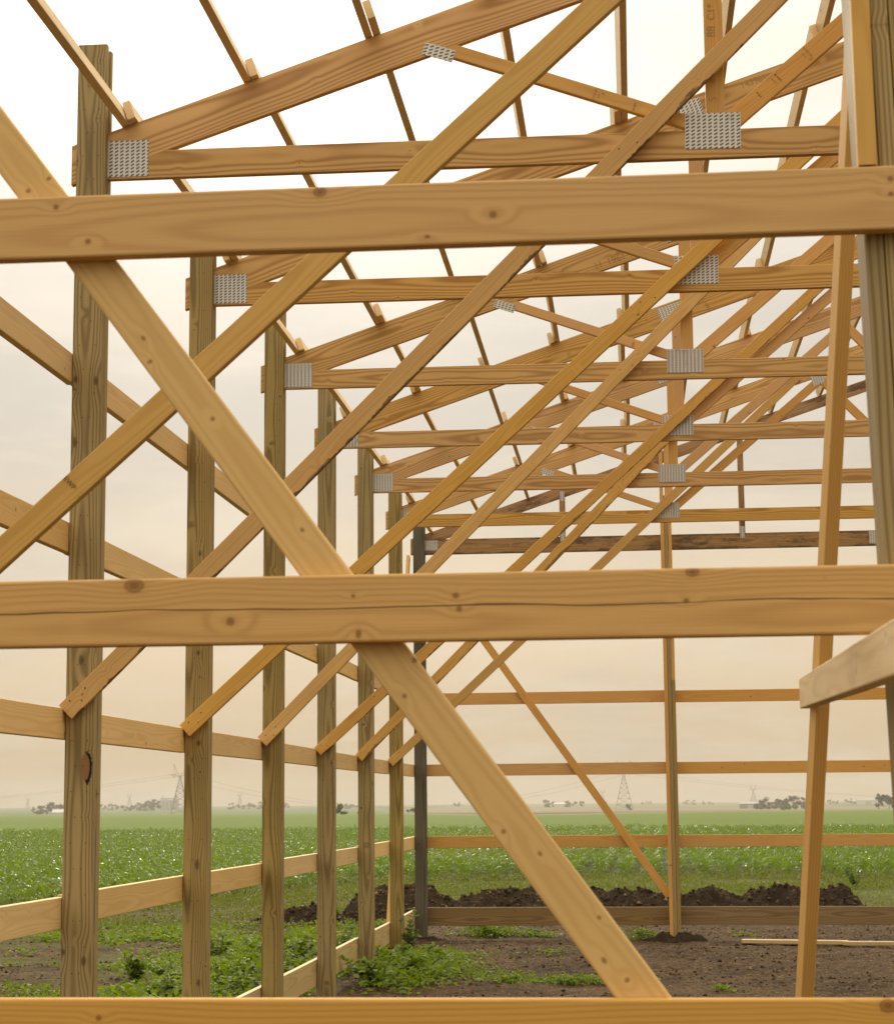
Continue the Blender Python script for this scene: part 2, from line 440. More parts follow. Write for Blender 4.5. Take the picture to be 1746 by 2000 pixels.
def link(name, me, mat, parent=None, mtx=None):
    o = bpy.data.objects.new(name, me)
    if not me.materials:
        me.materials.append(mat)
    C.objects.link(o)
    mtx = mtx.copy() if mtx is not None else Matrix.Identity(4)
    if parent is not None:
        o.parent = parent
        mtx = wmat(parent).inverted() @ mtx
    o.matrix_basis = mtx
    return o


def mesh_np(name, v, f):
    """vertices (n,3), faces (m,k) all with k corners"""
    me = bpy.data.meshes.new(name)
    v = np.asarray(v, np.float32); f = np.asarray(f, np.int32)
    me.vertices.add(len(v)); me.vertices.foreach_set('co', v.ravel())
    k = f.shape[1]
    me.loops.add(f.size); me.loops.foreach_set('vertex_index', f.ravel())
    me.polygons.add(len(f))
    me.polygons.foreach_set('loop_start', np.arange(0, f.size, k, dtype=np.int32))
    me.update(calc_edges=True); me.validate()
    return me


def board_mesh(L, wd, th, cut=(0, 0), ch=0.0035, seg=6, bow=0.0):
    a, c = th / 2, wd / 2
    ring = []
    for sy, sz, order in ((1, 1, 0), (-1, 1, 1), (-1, -1, 0), (1, -1, 1)):
        p1 = (sy * a, sz * (c - ch)); p2 = (sy * (a - ch), sz * c)
        pm = (sy * (a - 0.29 * ch), sz * (c - 0.29 * ch))
        ring += [p1, pm, p2] if order == 0 else [p2, pm, p1]
    n = len(ring); vs = []; fs = []
    ph = random.uniform(0, 6.28)
    for i in range(seg + 1):
        u = i / seg
        off = bow * math.sin(math.pi * u + ph * 0.15)
        sh = cut[0] * (1 - u) + cut[1] * u if (cut[0] or cut[1]) else 0
        for (yy, zz) in ring:
            vs.append((u * L + zz * sh, yy, zz + off))
    for i in range(seg):
        for k in range(n):
            k2 = (k + 1) % n
            fs.append((i * n + k, (i + 1) * n + k, (i + 1) * n + k2, i * n + k2))
    fs.append(tuple(range(n))); fs.append(tuple(reversed(range(seg * n, seg * n + n))))
    me = bpy.data.meshes.new('board')
    me.from_pydata(vs, [], fs); me.update()
    bm = bmesh.new(); bm.from_mesh(me); bmesh.ops.recalc_face_normals(bm, faces=bm.faces); bm.to_mesh(me); bm.free()
    return me


def frame_mtx(a, b, face):
    xa = (b - a).normalized()
    ya = (face - face.dot(xa) * xa).normalized()
    za = xa.cross(ya)
    m = Matrix((xa, ya, za)).transposed().to_4x4(); m.translation = a
    return m


def beam(name, a, b, wd, th, face, mat, parent=None, cut=(0, 0), bow=0.0, ch=0.0035, seg=6):
    a, b, face = Vector(a), Vector(b), Vector(face)
    return link(name, board_mesh((b - a).length, wd, th, cut, ch, seg, bow), mat, parent, frame_mtx(a, b, face))


def text_mesh(s, size):
    cu = bpy.data.curves.new('stamp', 'FONT'); cu.body = s; cu.size = size
    cu.align_x, cu.align_y = 'CENTER', 'CENTER'
    to = bpy.data.objects.new('stamp', cu); C.objects.link(to)
    dg = bpy.context.evaluated_depsgraph_get()
    me = bpy.data.meshes.new_from_object(to.evaluated_get(dg))
    bpy.data.objects.remove(to); bpy.data.curves.remove(cu)
    me.materials.clear()
    return me


def stamp(s, size, x, y, z, ang, parent, mat=None):
    """flat ink on a face that looks back at -Y; ang = baseline angle in the face"""
    me = text_mesh(s, size)
    m = Matrix.Translation((x, y, z)) @ Matrix.Rotation(-ang, 4, 'Y') @ Matrix.Rotation(math.pi / 2, 4, 'X')
    return link('ink_stamp', me, mat or m_ink, parent, m)


def plate(x, y, z, wd, ht, ang, parent):
    """pressed steel plate on a face that looks back at -Y"""
    me = board_mesh(wd, ht, 0.0016, ch=0.0004, seg=1)
    for v in me.vertices:
        v.co.x -= wd / 2
    m = Matrix.Translation((x, y - 0.0009, z)) @ Matrix.Rotation(-ang, 4, 'Y') @ Matrix.Rotation(math.pi, 4, 'Z')
    return link('connector_plate', me, m_plate, parent, m)


def vnoise(x, y, seed, octs=4, rough=0.5):
    x = np.asarray(x, float); y = np.asarray(y, float)
    out = np.zeros(np.broadcast(x, y).shape); amp = 1.0; tot = 0
    r = np.random.default_rng(seed); tab = r.random((256, 256))
    for o in range(octs):
        fx, fy = x * 2 ** o + o * 17.3, y * 2 ** o + o * 9.1
        ix, iy = np.floor(fx).astype(int), np.floor(fy).astype(int)
        tx, ty = fx - ix, fy - iy
        tx = tx * tx * (3 - 2 * tx); ty = ty * ty * (3 - 2 * ty)
        g00 = tab[ix & 255, iy & 255]; g10 = tab[(ix + 1) & 255, iy & 255]
        g01 = tab[ix & 255, (iy + 1) & 255]; g11 = tab[(ix + 1) & 255, (iy + 1) & 255]
        out += amp * ((g00 * (1 - tx) + g10 * tx) * (1 - ty) + (g01 * (1 - tx) + g11 * tx) * ty)
        tot += amp; amp *= rough
    return out / tot


def far_z(y):
    y = np.asarray(y, float)
    return np.where(y < 200, 0, np.where(y < 1600, -0.0045 * (y - 200), -6.3 + 0.00062 * (y - 1600)))


def ground_z(x, y):
    fine = np.clip((np.minimum(46 - y, 8.0)) / 8, 0, 1)
    h = (vnoise(x * 0.7, y * 0.7, 3, 3) - 0.5) * 0.05 + (vnoise(x * 3.5, y * 3.5, 5, 4, 0.72) - 0.5) * 0.085
    rut = np.exp(-((y - 25.3 - .06 * x) / .16) ** 2) + np.exp(-((y - 26.9 - .06 * x) / .18) ** 2)
    h = h - .055 * rut * (x < -3.2) * (x > -12)
    for yr in (19.6, 21.2):
        h = h - .028 * np.exp(-((y - yr - .05 * x - .3 * np.sin(x * .5)) / .15) ** 2) * (x > -1.2)
    return h * fine + far_z(y)


# ------------------------------------------------------------------ ground
def axis(lo, a, b, hi, step, grow=1.22):
    mid = np.arange(a, b + step * 0.5, step)
    left, s, v = [], step, a
    while v > lo:
        s *= grow; v -= s; left.append(v)
    right, s, v = [], step, mid[-1]
    while v < hi:
        s *= grow; v += s; right.append(v)
    return np.clip(np.array(left[::-1] + list(mid) + right), lo, hi)


gx = axis(-5000, -9.5, 4.5, 5000, 0.075)
gy = axis(-80, 14.0, 34.0, 4600, 0.075)
GX, GY = np.meshgrid(gx, gy)
GZ = ground_z(GX, GY)
nx, ny = len(gx), len(gy)
idx = np.arange(nx * ny).reshape(ny, nx)
gf = np.stack([idx[:-1, :-1], idx[:-1, 1:], idx[1:, 1:], idx[1:, :-1]], -1).reshape(-1, 4)
gme = mesh_np('ground', np.stack([GX, GY, GZ], -1).reshape(-1, 3), gf)
gme.polygons.foreach_set('use_smooth', np.ones(len(gme.polygons), bool))
tag(link('ground', gme, m_ground), kind='structure')

# ------------------------------------------------------------------ the barn frame
S = 2.44
XL, D1 = -2.566, 8.881
TW, TT = 0.14, 0.038
YP = {i: D1 + (i - 1) * S for i in range(-1, 8)}      # front faces of the side-wall posts
YG = 4.0                                              # outer face of the girts in the near end wall
Zs = [0.353, 1.195, 2.040, 2.890, 3.700]              # girt tops
BACK = Vector((0, -1, 0))
barn = empty('barn_frame', (0.45, 13.0, 0.0))
tag(barn, 'unfinished timber barn frame of bare posts, girts, braces and roof trusses', 'barn')


def pz_mat(i, k, wm):
    return wm


m_post1 = wood('treated_pine_post_with_open_knot', TR_L, TR_D, 0.85, 0.0085, 0.6, warp=0.05, nails=True, tone=0.5, vary=0.0,
               knots=[(2.757, -0.000, 0.022, 0.012), (1.41, 0.036, 0.020, 0.011), (1.45, -0.058, 0.014, 0.009), (3.77, -0.050, 0.025, 0.010),
                      (4.06, 0.045, 0.02, 0.010), (4.07, -0.052, 0.016, 0.010)],
               hole=(2.27, 0.036, 0.068, 0.022))
m_post2 = wood('treated_pine_post_with_knots', TR_L, TR_D, 0.9, 0.0085, 0.6, warp=0.05, nails=True, tone=0.6, vary=0.0,
               knots=[(2.449, 0.013, 0.016, 0.011), (1.758, 0.011, 0.028, 0.012), (1.10, 0.027, 0.02, 0.010), (3.55, 0.010, 0.016, 0.009),
                      (2.97, 0.007, 0.014, 0.010)])


def make_post(i):
    y0 = YP[i]
    p = empty('post', (XL + TW / 2, y0 + 0.055, 0), barn)
    tops = (5.21 + random.uniform(-.01, .02), 4.549, 5.21 + random.uniform(-.02, .02))
    if i == 7:
        tops = (4.99, 4.549, 4.97)
    for k in range(3):
        y = y0 - 0.003 + TT / 2 + k * (TT + 0.0018) + (0.0006 if k else 0)
        dxx = random.uniform(-.003, .003) if k else 0
        mt = m_treated
        if k == 0:
            mt = {1: m_post1, 2: m_post2}.get(i, m_treated)
        if i == 7:
            mt = m_oldpost
        beam('ply', (XL + TW / 2 + dxx, y, -0.5), (XL + TW / 2 + dxx, y, tops[k]), TW, TT, BACK, mt, p, ch=0.005)
    if i == 1:
        p['label'] = 'side wall post with an open dark knot hole'
    if i == 7:
        p['label'] = 'weathered grey corner post at the far end of the side wall'
    return p


for i in range(-1, 8):
    make_post(i)

# side wall girts on the outer face of the posts, one board per pair of bays
m_sgirt = wood('spruce_side_girt', (0.80, 0.55, 0.24), (0.62, 0.37, 0.12), 0.4, 0.007, 0.9, tone=0.3)
XG = XL - TT / 2 - 0.002
for z in Zs:
    wd = 0.21 if z < 0.5 else TW
    ends = [YG, YP[1] + 0.055, YP[3] + 0.055, YP[5] + 0.055, YP[7] + 0.15] if z != Zs[2] else [YG, YP[0] + 0.055, YP[2] + 0.055, YP[4] + 0.055, YP[6] + 0.055, YP[7] + 0.15]
    for a, b in zip(ends[:-1], ends[1:]):
        dz = random.uniform(-.006, .006)
        beam('skirt_board' if wd > .2 else 'side_girt', (XG, a + .002, z - wd / 2 + dz), (XG, b - .002, z - wd / 2 + random.uniform(-.006, .006)),
             wd, TT, (1, 0, 0), m_pale if wd > .2 else m_sgirt, barn, bow=random.uniform(-.004, .004))
# diagonal in the side wall at the far corner
beam('wind_brace', (XL - 0.06, YP[7] + 0.02, 4.52), (XL - 0.06, YP[6] + 0.28, 0.12), 0.089, TT, (1, 0, 0), m_spruce, barn)

# far end wall
YF = YP[7] + 0.118
for z, zr in zip((0.372, 1.200, 2.045, 2.888, 3.70), (0, 0, 0, 0, 0)):
    wd = 0.21 if z < 0.5 else TW
    for a, b in ((XL - 0.04, 0.452), (0.456, 3.45)):
        beam('skirt_board' if wd > .2 else 'end_girt', (a, YF + TT / 2, z - wd / 2), (b, YF + TT / 2, z - wd / 2 + random.uniform(0, .006)), wd, TT, BACK,
             m_skirt if wd > .2 else m_web, barn, bow=random.uniform(-.003, .003))
pe = empty('post', (0.455, YP[7] + 0.045, 0), barn)
pe['label'] = 'end wall post with its three plies showing edge on'
for k in range(3):
    xk = 0.392 + 0.022 + k * 0.0445
    beam('ply', (xk, YP[7] + 0.047, -0.5), (xk, YP[7] + 0.047, (6.0, 5.2, 6.0)[k] if k != 2 else 3.0), 0.14, 0.0425, (1, 0, 0), m_treated if k else m_web, pe, ch=0.005)
beam('ply', (0.392 + 0.022 + 2 * 0.0445, YP[7] + 0.047, 3.002), (0.392 + 0.022 + 2 * 0.0445, YP[7] + 0.047, 5.2), 0.136, 0.040, (1, 0, 0), m_web, pe, ch=0.004)
beam('wind_brace', (-1.86, YF - 0.021, 3.69), (0.395, YF - 0.021, 0.50), 0.089, TT, BACK, m_web, barn)

# roof trusses
APEX = 3.49
tc_bot = lambda x: 4.685 + 0.334 * (x + 2.117)
SL = math.atan(0.334)
TCW = 0.195 * math.cos(SL)


def mirror(p):
    return (2 * APEX - p[0], p[1])


def make_truss(y0, marks=False):
    yc = y0 + 0.0585
    yf = y0 + 0.0395
    T = empty('roof_truss', (-2.6, yc, 4.55), barn)
    def mem(nm, a, b, wd, mat, th=TT, cut=(0, 0), bow=0):
        beam(nm, (a[0], yc, a[1]), (b[0], yc, b[1]), wd, th, BACK, mat, T, cut=cut, bow=bow)
    zc = 4.6195
    # local z of a chord points down for +X runs seen with face -Y, so plumb and scarf cuts are given signed
    mem('bottom_chord', (-2.596, zc), (2 * APEX + 2.596, zc), 0.137, m_pine, th=0.0372, bow=0.009)
    for s in (0, 1):
        f = (lambda q: q) if s == 0 else mirror
        a = (-2.6, tc_bot(-2.6) + 0.0975); b = (APEX, tc_bot(APEX) + 0.0975)
        sh = -0.334 if s == 0 else 0.334
        mem('top_chord', f(a), f(b), TCW, m_pine, th=0.0376, cut=(sh, sh))
        mem('web', f((-0.95, 5.180)), f((0.43, 4.680)), 0.066, m_web, th=0.0368)
        mem('web', f((0.449, 4.66)), f((0.449, 5.66)), 0.087, m_web, th=0.0372)
        mem('web', f((0.47, 4.675)), f((2.08, 6.045)), 0.089, m_web, th=0.0364)
        mem('web', f((2.12, 6.045)), f((3.42, 4.66)), 0.089, m_web, th=0.0360)
    plate(-2.395, yf, 4.645, 0.335, 0.178, 0, T)
    plate(0.434, yf, 4.672, 0.256, 0.172, -0.012, T)
    plate(-0.838, yf, 5.108, 0.15, 0.062, -0.33, T)
    plate(0.40, yf, 5.628, 0.20, 0.135, SL, T)
    plate(2.06, yf, 6.075, 0.13, 0.15, SL, T)
    plate(3.49, yf, 4.672, 0.30, 0.172, 0, T)
    return T


def dup(root, dy):
    r = root.copy(); C.objects.link(r); r.location.y += dy
    for ch in list(root.children):
        c = ch.copy(); C.objects.link(c); c.parent = r
    return r


t1 = make_truss(YP[1])
trusses = {1: t1}
for i in (0, 2, 3, 4, 5, 6):
    trusses[i] = dup(t1, (i - 1) * S)
# heel block where the bottom chord is scarfed under the top chord
for i, T in trusses.items():
    yf = YP[i] + 0.0385
    yk = YP[i] + 0.0365
    if i == 1:
        a = math.atan(0.85)
        stamp('A.F.P.J.C.20', 0.0125, 0.880, yf, 5.035, a - math.pi / 2, T)
        stamp('IIIII III IIII', 0.008, 0.862, yf, 5.018, a - math.pi / 2, T)
        stamp('2', 0.020, 0.893, yf, 5.000, a - math.pi / 2, T)
        stamp('▲ IIIIIIIII', 0.013, 0.740, yf, 4.918, a - math.pi / 2, T)
        stamp('IIIII IIIIII II', 0.009, 0.722, yf, 4.900, a - math.pi / 2, T)
        stamp('•III IIII•', 0.013, 0.650, yf, 4.838, a - math.pi / 2, T)
        a = -0.35
        stamp('A.F.P.J.C.20', 0.0115, -0.110, yf, 4.868, a + math.pi / 2, T)
        stamp('IIIII IIII', 0.008, -0.090, yf, 4.860, a + math.pi / 2, T)
        stamp('2', 0.019, -0.068, yf, 4.872, a + math.pi / 2, T)
        stamp('▲ IIIIIIIII', 0.011, 0.075, yf, 4.804, a + math.pi / 2, T)
        stamp('C1*', 0.05, 0.442, yf, 5.25, math.pi / 2, T, m_ink2)
        stamp('88', 0.055, 0.440, yf, 5.155, math.pi / 2, T, m_ink2)
        stamp('IM', 0.04, 0.440, yf, 4.925, math.pi / 2, T, m_ink2)
        stamp('S', 0.055, 0.440, yf, 4.825, math.pi / 2, T, m_ink2)
    if i == 2:
        stamp('143961', 0.055, 0.800, yf, 5.805, SL, T, m_ink2)
        stamp('IIII', 0.022, -0.16, yf, 4.885, -0.35 + math.pi / 2, T)
    if i == 3:
        stamp('H  1961', 0.07, -0.08, yf, 5.415, SL, T, m_ink2)
        stamp('I9ZI', 0.022, 0.07, yf, 4.80, -0.35 + math.pi / 2, T)
    if i == 4:
        stamp('14396', 0.035, -0.25, yf, 5.36, SL - 1.4, T, m_ink2)
        stamp('14396', 0.035, 0.70, yf, 5.68, SL - 1.4, T, m_ink2)
T0 = trusses[1]

# weathered end truss with plain uprights
T7 = empty('roof_truss', (-2.6, YP[7] + 0.0585, 4.55), barn)
T7['label'] = 'weathered dark end truss with plain uprights'
y7 = YP[7] + 0.0585
beam('bottom_chord', (-2.6, y7, 4.6385), (2.9, y7, 4.645), 0.184, TT, BACK, m_old, T7)
beam('bottom_chord', (2.903, y7, 4.645), (2 * APEX + 2.6, y7, 4.645), 0.184, TT, BACK, m_old, T7)
for s in (1, -1):
    f = (lambda x: x) if s == 1 else (lambda x: 2 * APEX - x)
    beam('top_chord', (f(-2.58), y7, tc_bot(-2.58) + 0.145), (f(APEX), y7, tc_bot(APEX) + 0.13), 0.135, 0.0376, BACK, m_old, T7)
for x in (-0.77, 1.36, 3.49, 5.62, 7.75):
    zt = tc_bot(x if x < APEX else 2 * APEX - x)
    beam('web', (x, y7, 4.70), (x, y7, zt + 0.13), 0.07, 0.0368, BACK, m_old, T7)
    plate(x, YP[7] + 0.039, zt + 0.09, 0.05, 0.12, 0, T7)
    plate(x, YP[7] + 0.039, 4.745, 0.05, 0.14, 0, T7)
plate(-2.37, YP[7] + 0.039, 4.66, 0.20, 0.12, 0, T7)
plate(2.90, YP[7] + 0.039, 4.655, 0.12, 0.15, 0, T7)

# knee braces from the posts up to the trusses
m_nail = plain('nail_steel', (0.10, 0.085, 0.07), 0.5, 0.4, metallic=0.6)
nb_ = bmesh.new(); bmesh.ops.create_cone(nb_, cap_ends=True, segments=10, radius1=.0042, radius2=.0036, depth=.0022)
nail_me = bpy.data.meshes.new('nail_head'); nb_.to_mesh(nail_me); nb_.free()
knees = {0: 0.905, 1: 0.992, 2: 0.912, 3: 1.012, 4: 0.905, 5: 1.014, 6: 0.920}
for i, sl in knees.items():
    y0 = YP[i] - 0.022
    a = math.atan(sl)
    off = Vector((math.sin(a), 0, -math.cos(a))) * 0.0445
    p0 = Vector((-2.588, y0, 2.052)) + off
    L = 5.55 if sl > 0.95 else 6.0
    p1 = Vector((-2.588 + L * math.cos(a), YP[i] + 0.0175, 2.052 + L * math.sin(a))) + off
    k = beam('knee_brace', p0, p1, 0.089, TT, BACK, m_bark if i in (1, 4, 5) else m_spruce, barn, bow=random.uniform(-.014, .014), seg=10)
    dk_ = (p1 - p0).normalized(); sd3 = Vector((-dk_.z, 0, dk_.x))
    for (al, ac) in ((0.05, 0.02), (0.09, -0.018), (0.14, 0.012), (3.62, 0.02), (3.70, -0.02), (L - .12, 0.018), (L - .08, -.02)):
        pn_ = p0 + dk_ * al + sd3 * ac + Vector((0, -TT / 2 - .0006, 0))
        link('nail_head', nail_me, m_nail, k, Matrix.Translation(pn_) @ Matrix.Rotation(math.pi / 2, 4, 'X'))
    if i == 0:
        stamp('EWP', 0.026, -1.852, y0 - TT / 2 + 0.0040, 2.668, a - math.pi / 2, k)
        stamp('2', 0.026, -1.815, y0 - TT / 2 + 0.0030, 2.625, a - math.pi / 2, k, m_ink2)

# purlins lapped over the trusses
k = 0
x = -2.332
while x < APEX:
    for bay in range(0, 7):
        ya, yb = YP[bay], YP[bay + 1] if bay < 7 else 0
        sgn = -1 if bay % 2 == 0 else 1
        xx = x + sgn * 0.0205
        zt = tc_bot(xx) + 0.195 + 0.0445 / math.cos(SL) + 0.002
        ea, eb = random.choice((.05, .06, .08, .22)), random.choice((.06, .12, .22, .35))
        ya2 = ya + 0.058 - ea if bay else ya - 0.25
        yb2 = yb + 0.058 + (eb if bay < 6 else 0.05)
        nrm = Vector((-math.sin(SL), 0, math.cos(SL)))
        ax = Vector((math.cos(SL), 0, math.sin(SL)))
        beam('purlin', (xx, ya2, zt), (xx + random.uniform(-.004, .004), yb2, zt), 0.089, TT, ax, m_purl, barn,
             bow=random.uniform(-.004, .004))
    x += 0.583

# near end wall: girts on the outside, diagonal and post behind them
def hero(name, z, knots, crack, seed):
    return wood(name, SPR_L, SPR_D, 0.30, 0.0065, 0.25, knots=knots, crack=crack, tone=0.16, vary=0.0, warp=0.06)


GX0 = -2.75
kx = lambda lst, zc: [(X - GX0, -(Z - zc), rx, rz) for X, Z, rx, rz in lst]
zc1, zc2, zc3 = 2.890 - 0.068, 2.064 - 0.069, 1.216 - 0.069
g1 = wood('upper_girt_spruce', GRT_L, GRT_D, 0.50, 0.0075, 0.12, tone=0.16, vary=0.0, warp=0.06,
          knots=kx([(-1.198, 2.864, .006, .006), (-1.127, 2.786, .006, .006), (-0.63, 2.877, .014, .012), (-0.265, 2.814, .008, .008),
                    (-0.403, 2.771, .006, .004), (0.553, 2.86, .006, .006), (0.553, 2.828, .006, .005)], zc1))
g2 = wood('middle_girt_spruce', GRT_L, GRT_D, 0.50, 0.0075, 0.12, tone=0.16, vary=0.0, warp=0.06, crack=-(1.995 - zc2),
          knots=kx([(-1.016, 2.049, .020, .016), (-0.814, 1.971, .009, .009), (-0.56, 2.019, .004, .004), (-0.35, 2.016, .007, .006),
                    (-0.343, 1.989, .006, .006), (-0.549, 1.941, .006, .009), (0.129, 2.055, .014, .010), (0.115, 1.997, .006, .005)], zc2))
g3 = wood('lower_girt_spruce', GRT_L, GRT_D, 0.50, 0.0075, 0.12, tone=0.16, vary=0.0, warp=0.06,
          knots=kx([(-1.075, 1.178, .006, .006), (0.483, 1.203, .016, .014)], zc3))
for zc, mt, wd in ((zc1, g1, 0.136), (zc2, g2, 0.139), (zc3, g3, 0.139)):
    eg = beam('end_girt', (GX0, YG + TT / 2, zc), (2.6, YG + TT / 2, zc + 0.003), wd, TT, BACK, mt, barn, ch=0.005, seg=12, bow=0.0015)
    if mt is g2:
        eg['label'] = 'middle near girt with a long drying crack'
# more girts of the same wall below the frame
beam('skirt_board', (GX0, YG + TT / 2, 0.25), (2.6, YG + TT / 2, 0.25), 0.21, TT, BACK, m_skirt, barn)
mb_k = [(-1.227, 2.942), (-1.272, 2.916), (-1.014, 2.582), (-0.999, 2.531), (-0.863, 2.404), (-0.672, 2.164), (-0.439, 1.89), (-0.46, 1.817),
        (-0.261, 1.542), (-0.188, 1.498), (-0.072, 1.372), (-0.064, 1.288), (-0.019, 1.25)]
# centre line of the diagonal
ba, bb = Vector((-1.402, 0, 3.12)), Vector((0.008, 0, 1.221))
bd = (bb - ba).normalized()
ba = ba - bd * 0.55; bb = bb + bd * 1.3
ba.y = bb.y = YG + TT * 1.5 + 0.001
fm = frame_mtx(ba, bb, BACK).inverted()
kk = []
for (X, Z) in mb_k:
    l = fm @ Vector((X, ba.y, Z)); kk.append((l.x, l.z, random.uniform(.004, .007), random.uniform(.0035, .006)))
m_nb = wood('near_brace_spruce', (0.69, 0.455, 0.165), (0.55, 0.325, 0.10), 0.45, 0.007, 0.12, knots=kk, tone=0.16, vary=0.0)
nb = beam('wind_brace', ba, bb, 0.089, TT, BACK, m_nb, barn, ch=0.004, seg=10)
nb['label'] = 'long pale diagonal brace nailed behind the near end girts'
# post of the near end wall
pn = empty('post', (0.56, YG + 0.11, 0), barn)
for kq in range(3):
    xk = 0.496 + 0.0195 + kq * 0.0395
    beam('ply', (xk + 0.083, YG + TT + 0.003 + 0.07, -0.5), (xk - 0.034, YG + TT + 0.003 + 0.07, 4.4), 0.14, 0.0385, (1, 0, 0), m_treated, pn, ch=0.006)
beam('nailer', (0.509, YG + 0.019, 2.894), (0.500, YG + 0.019, 4.2), TT, 0.0375, BACK, m_spruce, barn, ch=0.004)

# ------------------------------------------------------------------ loose timber
prop = beam('prop_board', (0.447, 6.6, -0.03), (0.658, 4.5, 4.55), 0.089, TT, (1, 0.1, 0), m_spruce)
tag(prop, 'long pale board leaning behind the near girts like a prop', 'board')
stub = beam('spare_board', (0.425, 2.9, 1.832), (0.517, 5.97, 1.912), 0.089, TT, (-1, 0, 0), m_stub)
tag(stub, 'short pale board sticking out under the middle girt beside the near post', 'board')
for a, b, lab in (((1.176, 22.72, 0.045), (2.32, 22.56, 0.04), 'shorter plank lying on the bare soil inside the far end wall'),
                  ((2.26, 22.52, 0.035), (5.2, 22.15, 0.04), 'longer plank lying end to end with the shorter one on bare soil')):
    o = beam('plank', a, b, 0.14, 0.04, (0, 0, 1), m_pale)
    tag(o, lab, 'plank')
o = beam('wood_scrap', (-2.29, 21.03, 0.035), (-2.13, 20.66, 0.03), 0.06, 0.02, (0, 0, 1), m_pale)
tag(o, 'small pale offcut of wood lying in weeds by a post foot', 'wood scrap')

# ------------------------------------------------------------------ soil mounds behind the far wall
def mound(cx, cy, rx, ry, h, seed, label):
    st = 0.045
    xs = np.arange(-rx * 1.35, rx * 1.35, st); ys = np.arange(-ry * 1.35, ry * 1.35, st)
    X, Y = np.meshgrid(xs, ys)
    d = np.sqrt((X / rx) ** 2 + (Y / ry) ** 2)
    d = d + (vnoise(X * 1.6 + seed, Y * 1.6, seed, 3) - 0.5) * 0.75
    Z = 1.15 * h * np.clip(1.12 - d ** 1.5, -0.4, 1.0)
    Z = Z + np.clip(Z + .05, 0, 1) ** 0.35 * ((vnoise(X * 5, Y * 5, seed + 3, 5, 0.85) - 0.5) * 0.50 + np.abs(vnoise(X * 3, Y * 3, seed + 4, 3) - .5) * 0.16)
    Z = np.where(Z < 0.0, np.maximum(Z, -0.12), Z)
    n, m_ = len(xs), len(ys)
    ii = np.arange(n * m_).reshape(m_, n)
    f = np.stack([ii[:-1, :-1], ii[:-1, 1:], ii[1:, 1:], ii[1:, :-1]], -1).reshape(-1, 4)
    zz = Z.reshape(-1)
    keep = (zz[f] > -0.11).any(1)
    me = mesh_np('dirt_mound', np.stack([X, Y, Z], -1).reshape(-1, 3), f[keep])
    o = link('dirt_mound', me, m_dug, None, Matrix.Translation((cx, cy, -0.03)))
    tag(o, label, 'dirt mound', 'mounds of dug soil outside the far walls')
    return o


MO = [(-4.35, 26.4, 0.75, 0.6, 0.20, 21, 'low rough clod heap outside the side wall posts'),
      (-3.05, 27.6, 1.0, 0.9, 0.40, 22, 'tall dark soil mound behind the weathered corner post'),
      (-1.65, 27.6, 1.2, 0.8, 0.34, 23, 'soil mound with dry clods behind the far skirt board next to the corner mound'),
      (-0.20, 27.7, 1.35, 0.8, 0.33, 24, 'long low soil ridge behind the end wall post'),
      (0.98, 27.5, 0.75, 0.7, 0.34, 25, 'dark soil heap just beyond the end wall post'),
      (1.90, 27.5, 0.75, 0.75, 0.42, 26, 'rounded soil mound with straw behind the far skirt board'),
      (2.62, 27.5, 0.50, 0.7, 0.38, 27, 'last soil mound of the row with its side sloping to grass')]
for a in MO:
    mound(*a)
# small spoil at the post feet
for (cx, cy, h) in ((0.46, 23.5, .07), (XL + .1, 23.5, .06), (XL + .1, 21.05, .06)):
    mound(cx, cy, 0.38, 0.25, h, int(cx * 50 + 300 + cy), {0.46: 'little ring of spoil at the end wall post foot'}.get(cx, 'little ring of spoil around a side wall post foot'))


# ------------------------------------------------------------------ plants
def leaves(px, py, pz, size, tilt=0.9, asp=0.5, droop=0.3):
    """one bent two-quad leaf per point"""
    n = len(px)
    az = RNG.uniform(0, 2 * np.pi, n); el = RNG.uniform(0.1, tilt, n)
    d = np.stack([np.cos(az) * np.cos(el), np.sin(az) * np.cos(el), np.sin(el)], -1)
    sd = np.stack([-np.sin(az), np.cos(az), RNG.uniform(-.5, .5, n)], -1)
    size = np.broadcast_to(size, (n,))[:, None]
    b = np.stack([px, py, pz], -1)
    mid = b + d * size * 0.5
    tip = b + d * size; tip[:, 2] -= droop * size[:, 0]
    wv = sd * size * asp * 0.5
    v = np.stack([b - wv * .25, b + wv * .25, mid + wv, mid - wv, tip + wv * .1, tip - wv * .1], 1).reshape(-1, 3)
    o = (np.arange(n) * 6)[:, None]
    f = np.concatenate([o + np.array([[0, 1, 2, 3]]), o + np.array([[3, 2, 4, 5]])], 0)
    return v, f


def leaf_object(name, px, py, pz, size, mat, **kw):
    v, f = leaves(np.asarray(px), np.asarray(py), np.asarray(pz), size, **kw)
    return link(name, mesh_np(name, v, f), mat)


# corn: rows running away from the barn
def corn_edge(x):
    return np.interp(x, [-30, -12, -8.7, -7.8, -7.0, -6.0, -5.4, -3.5, -0.4, 2.7, 5.0, 30], [16, 24, 29.3, 32.6, 34.4, 37.2, 39.2, 40.9, 43, 41.8, 40.2, 36])


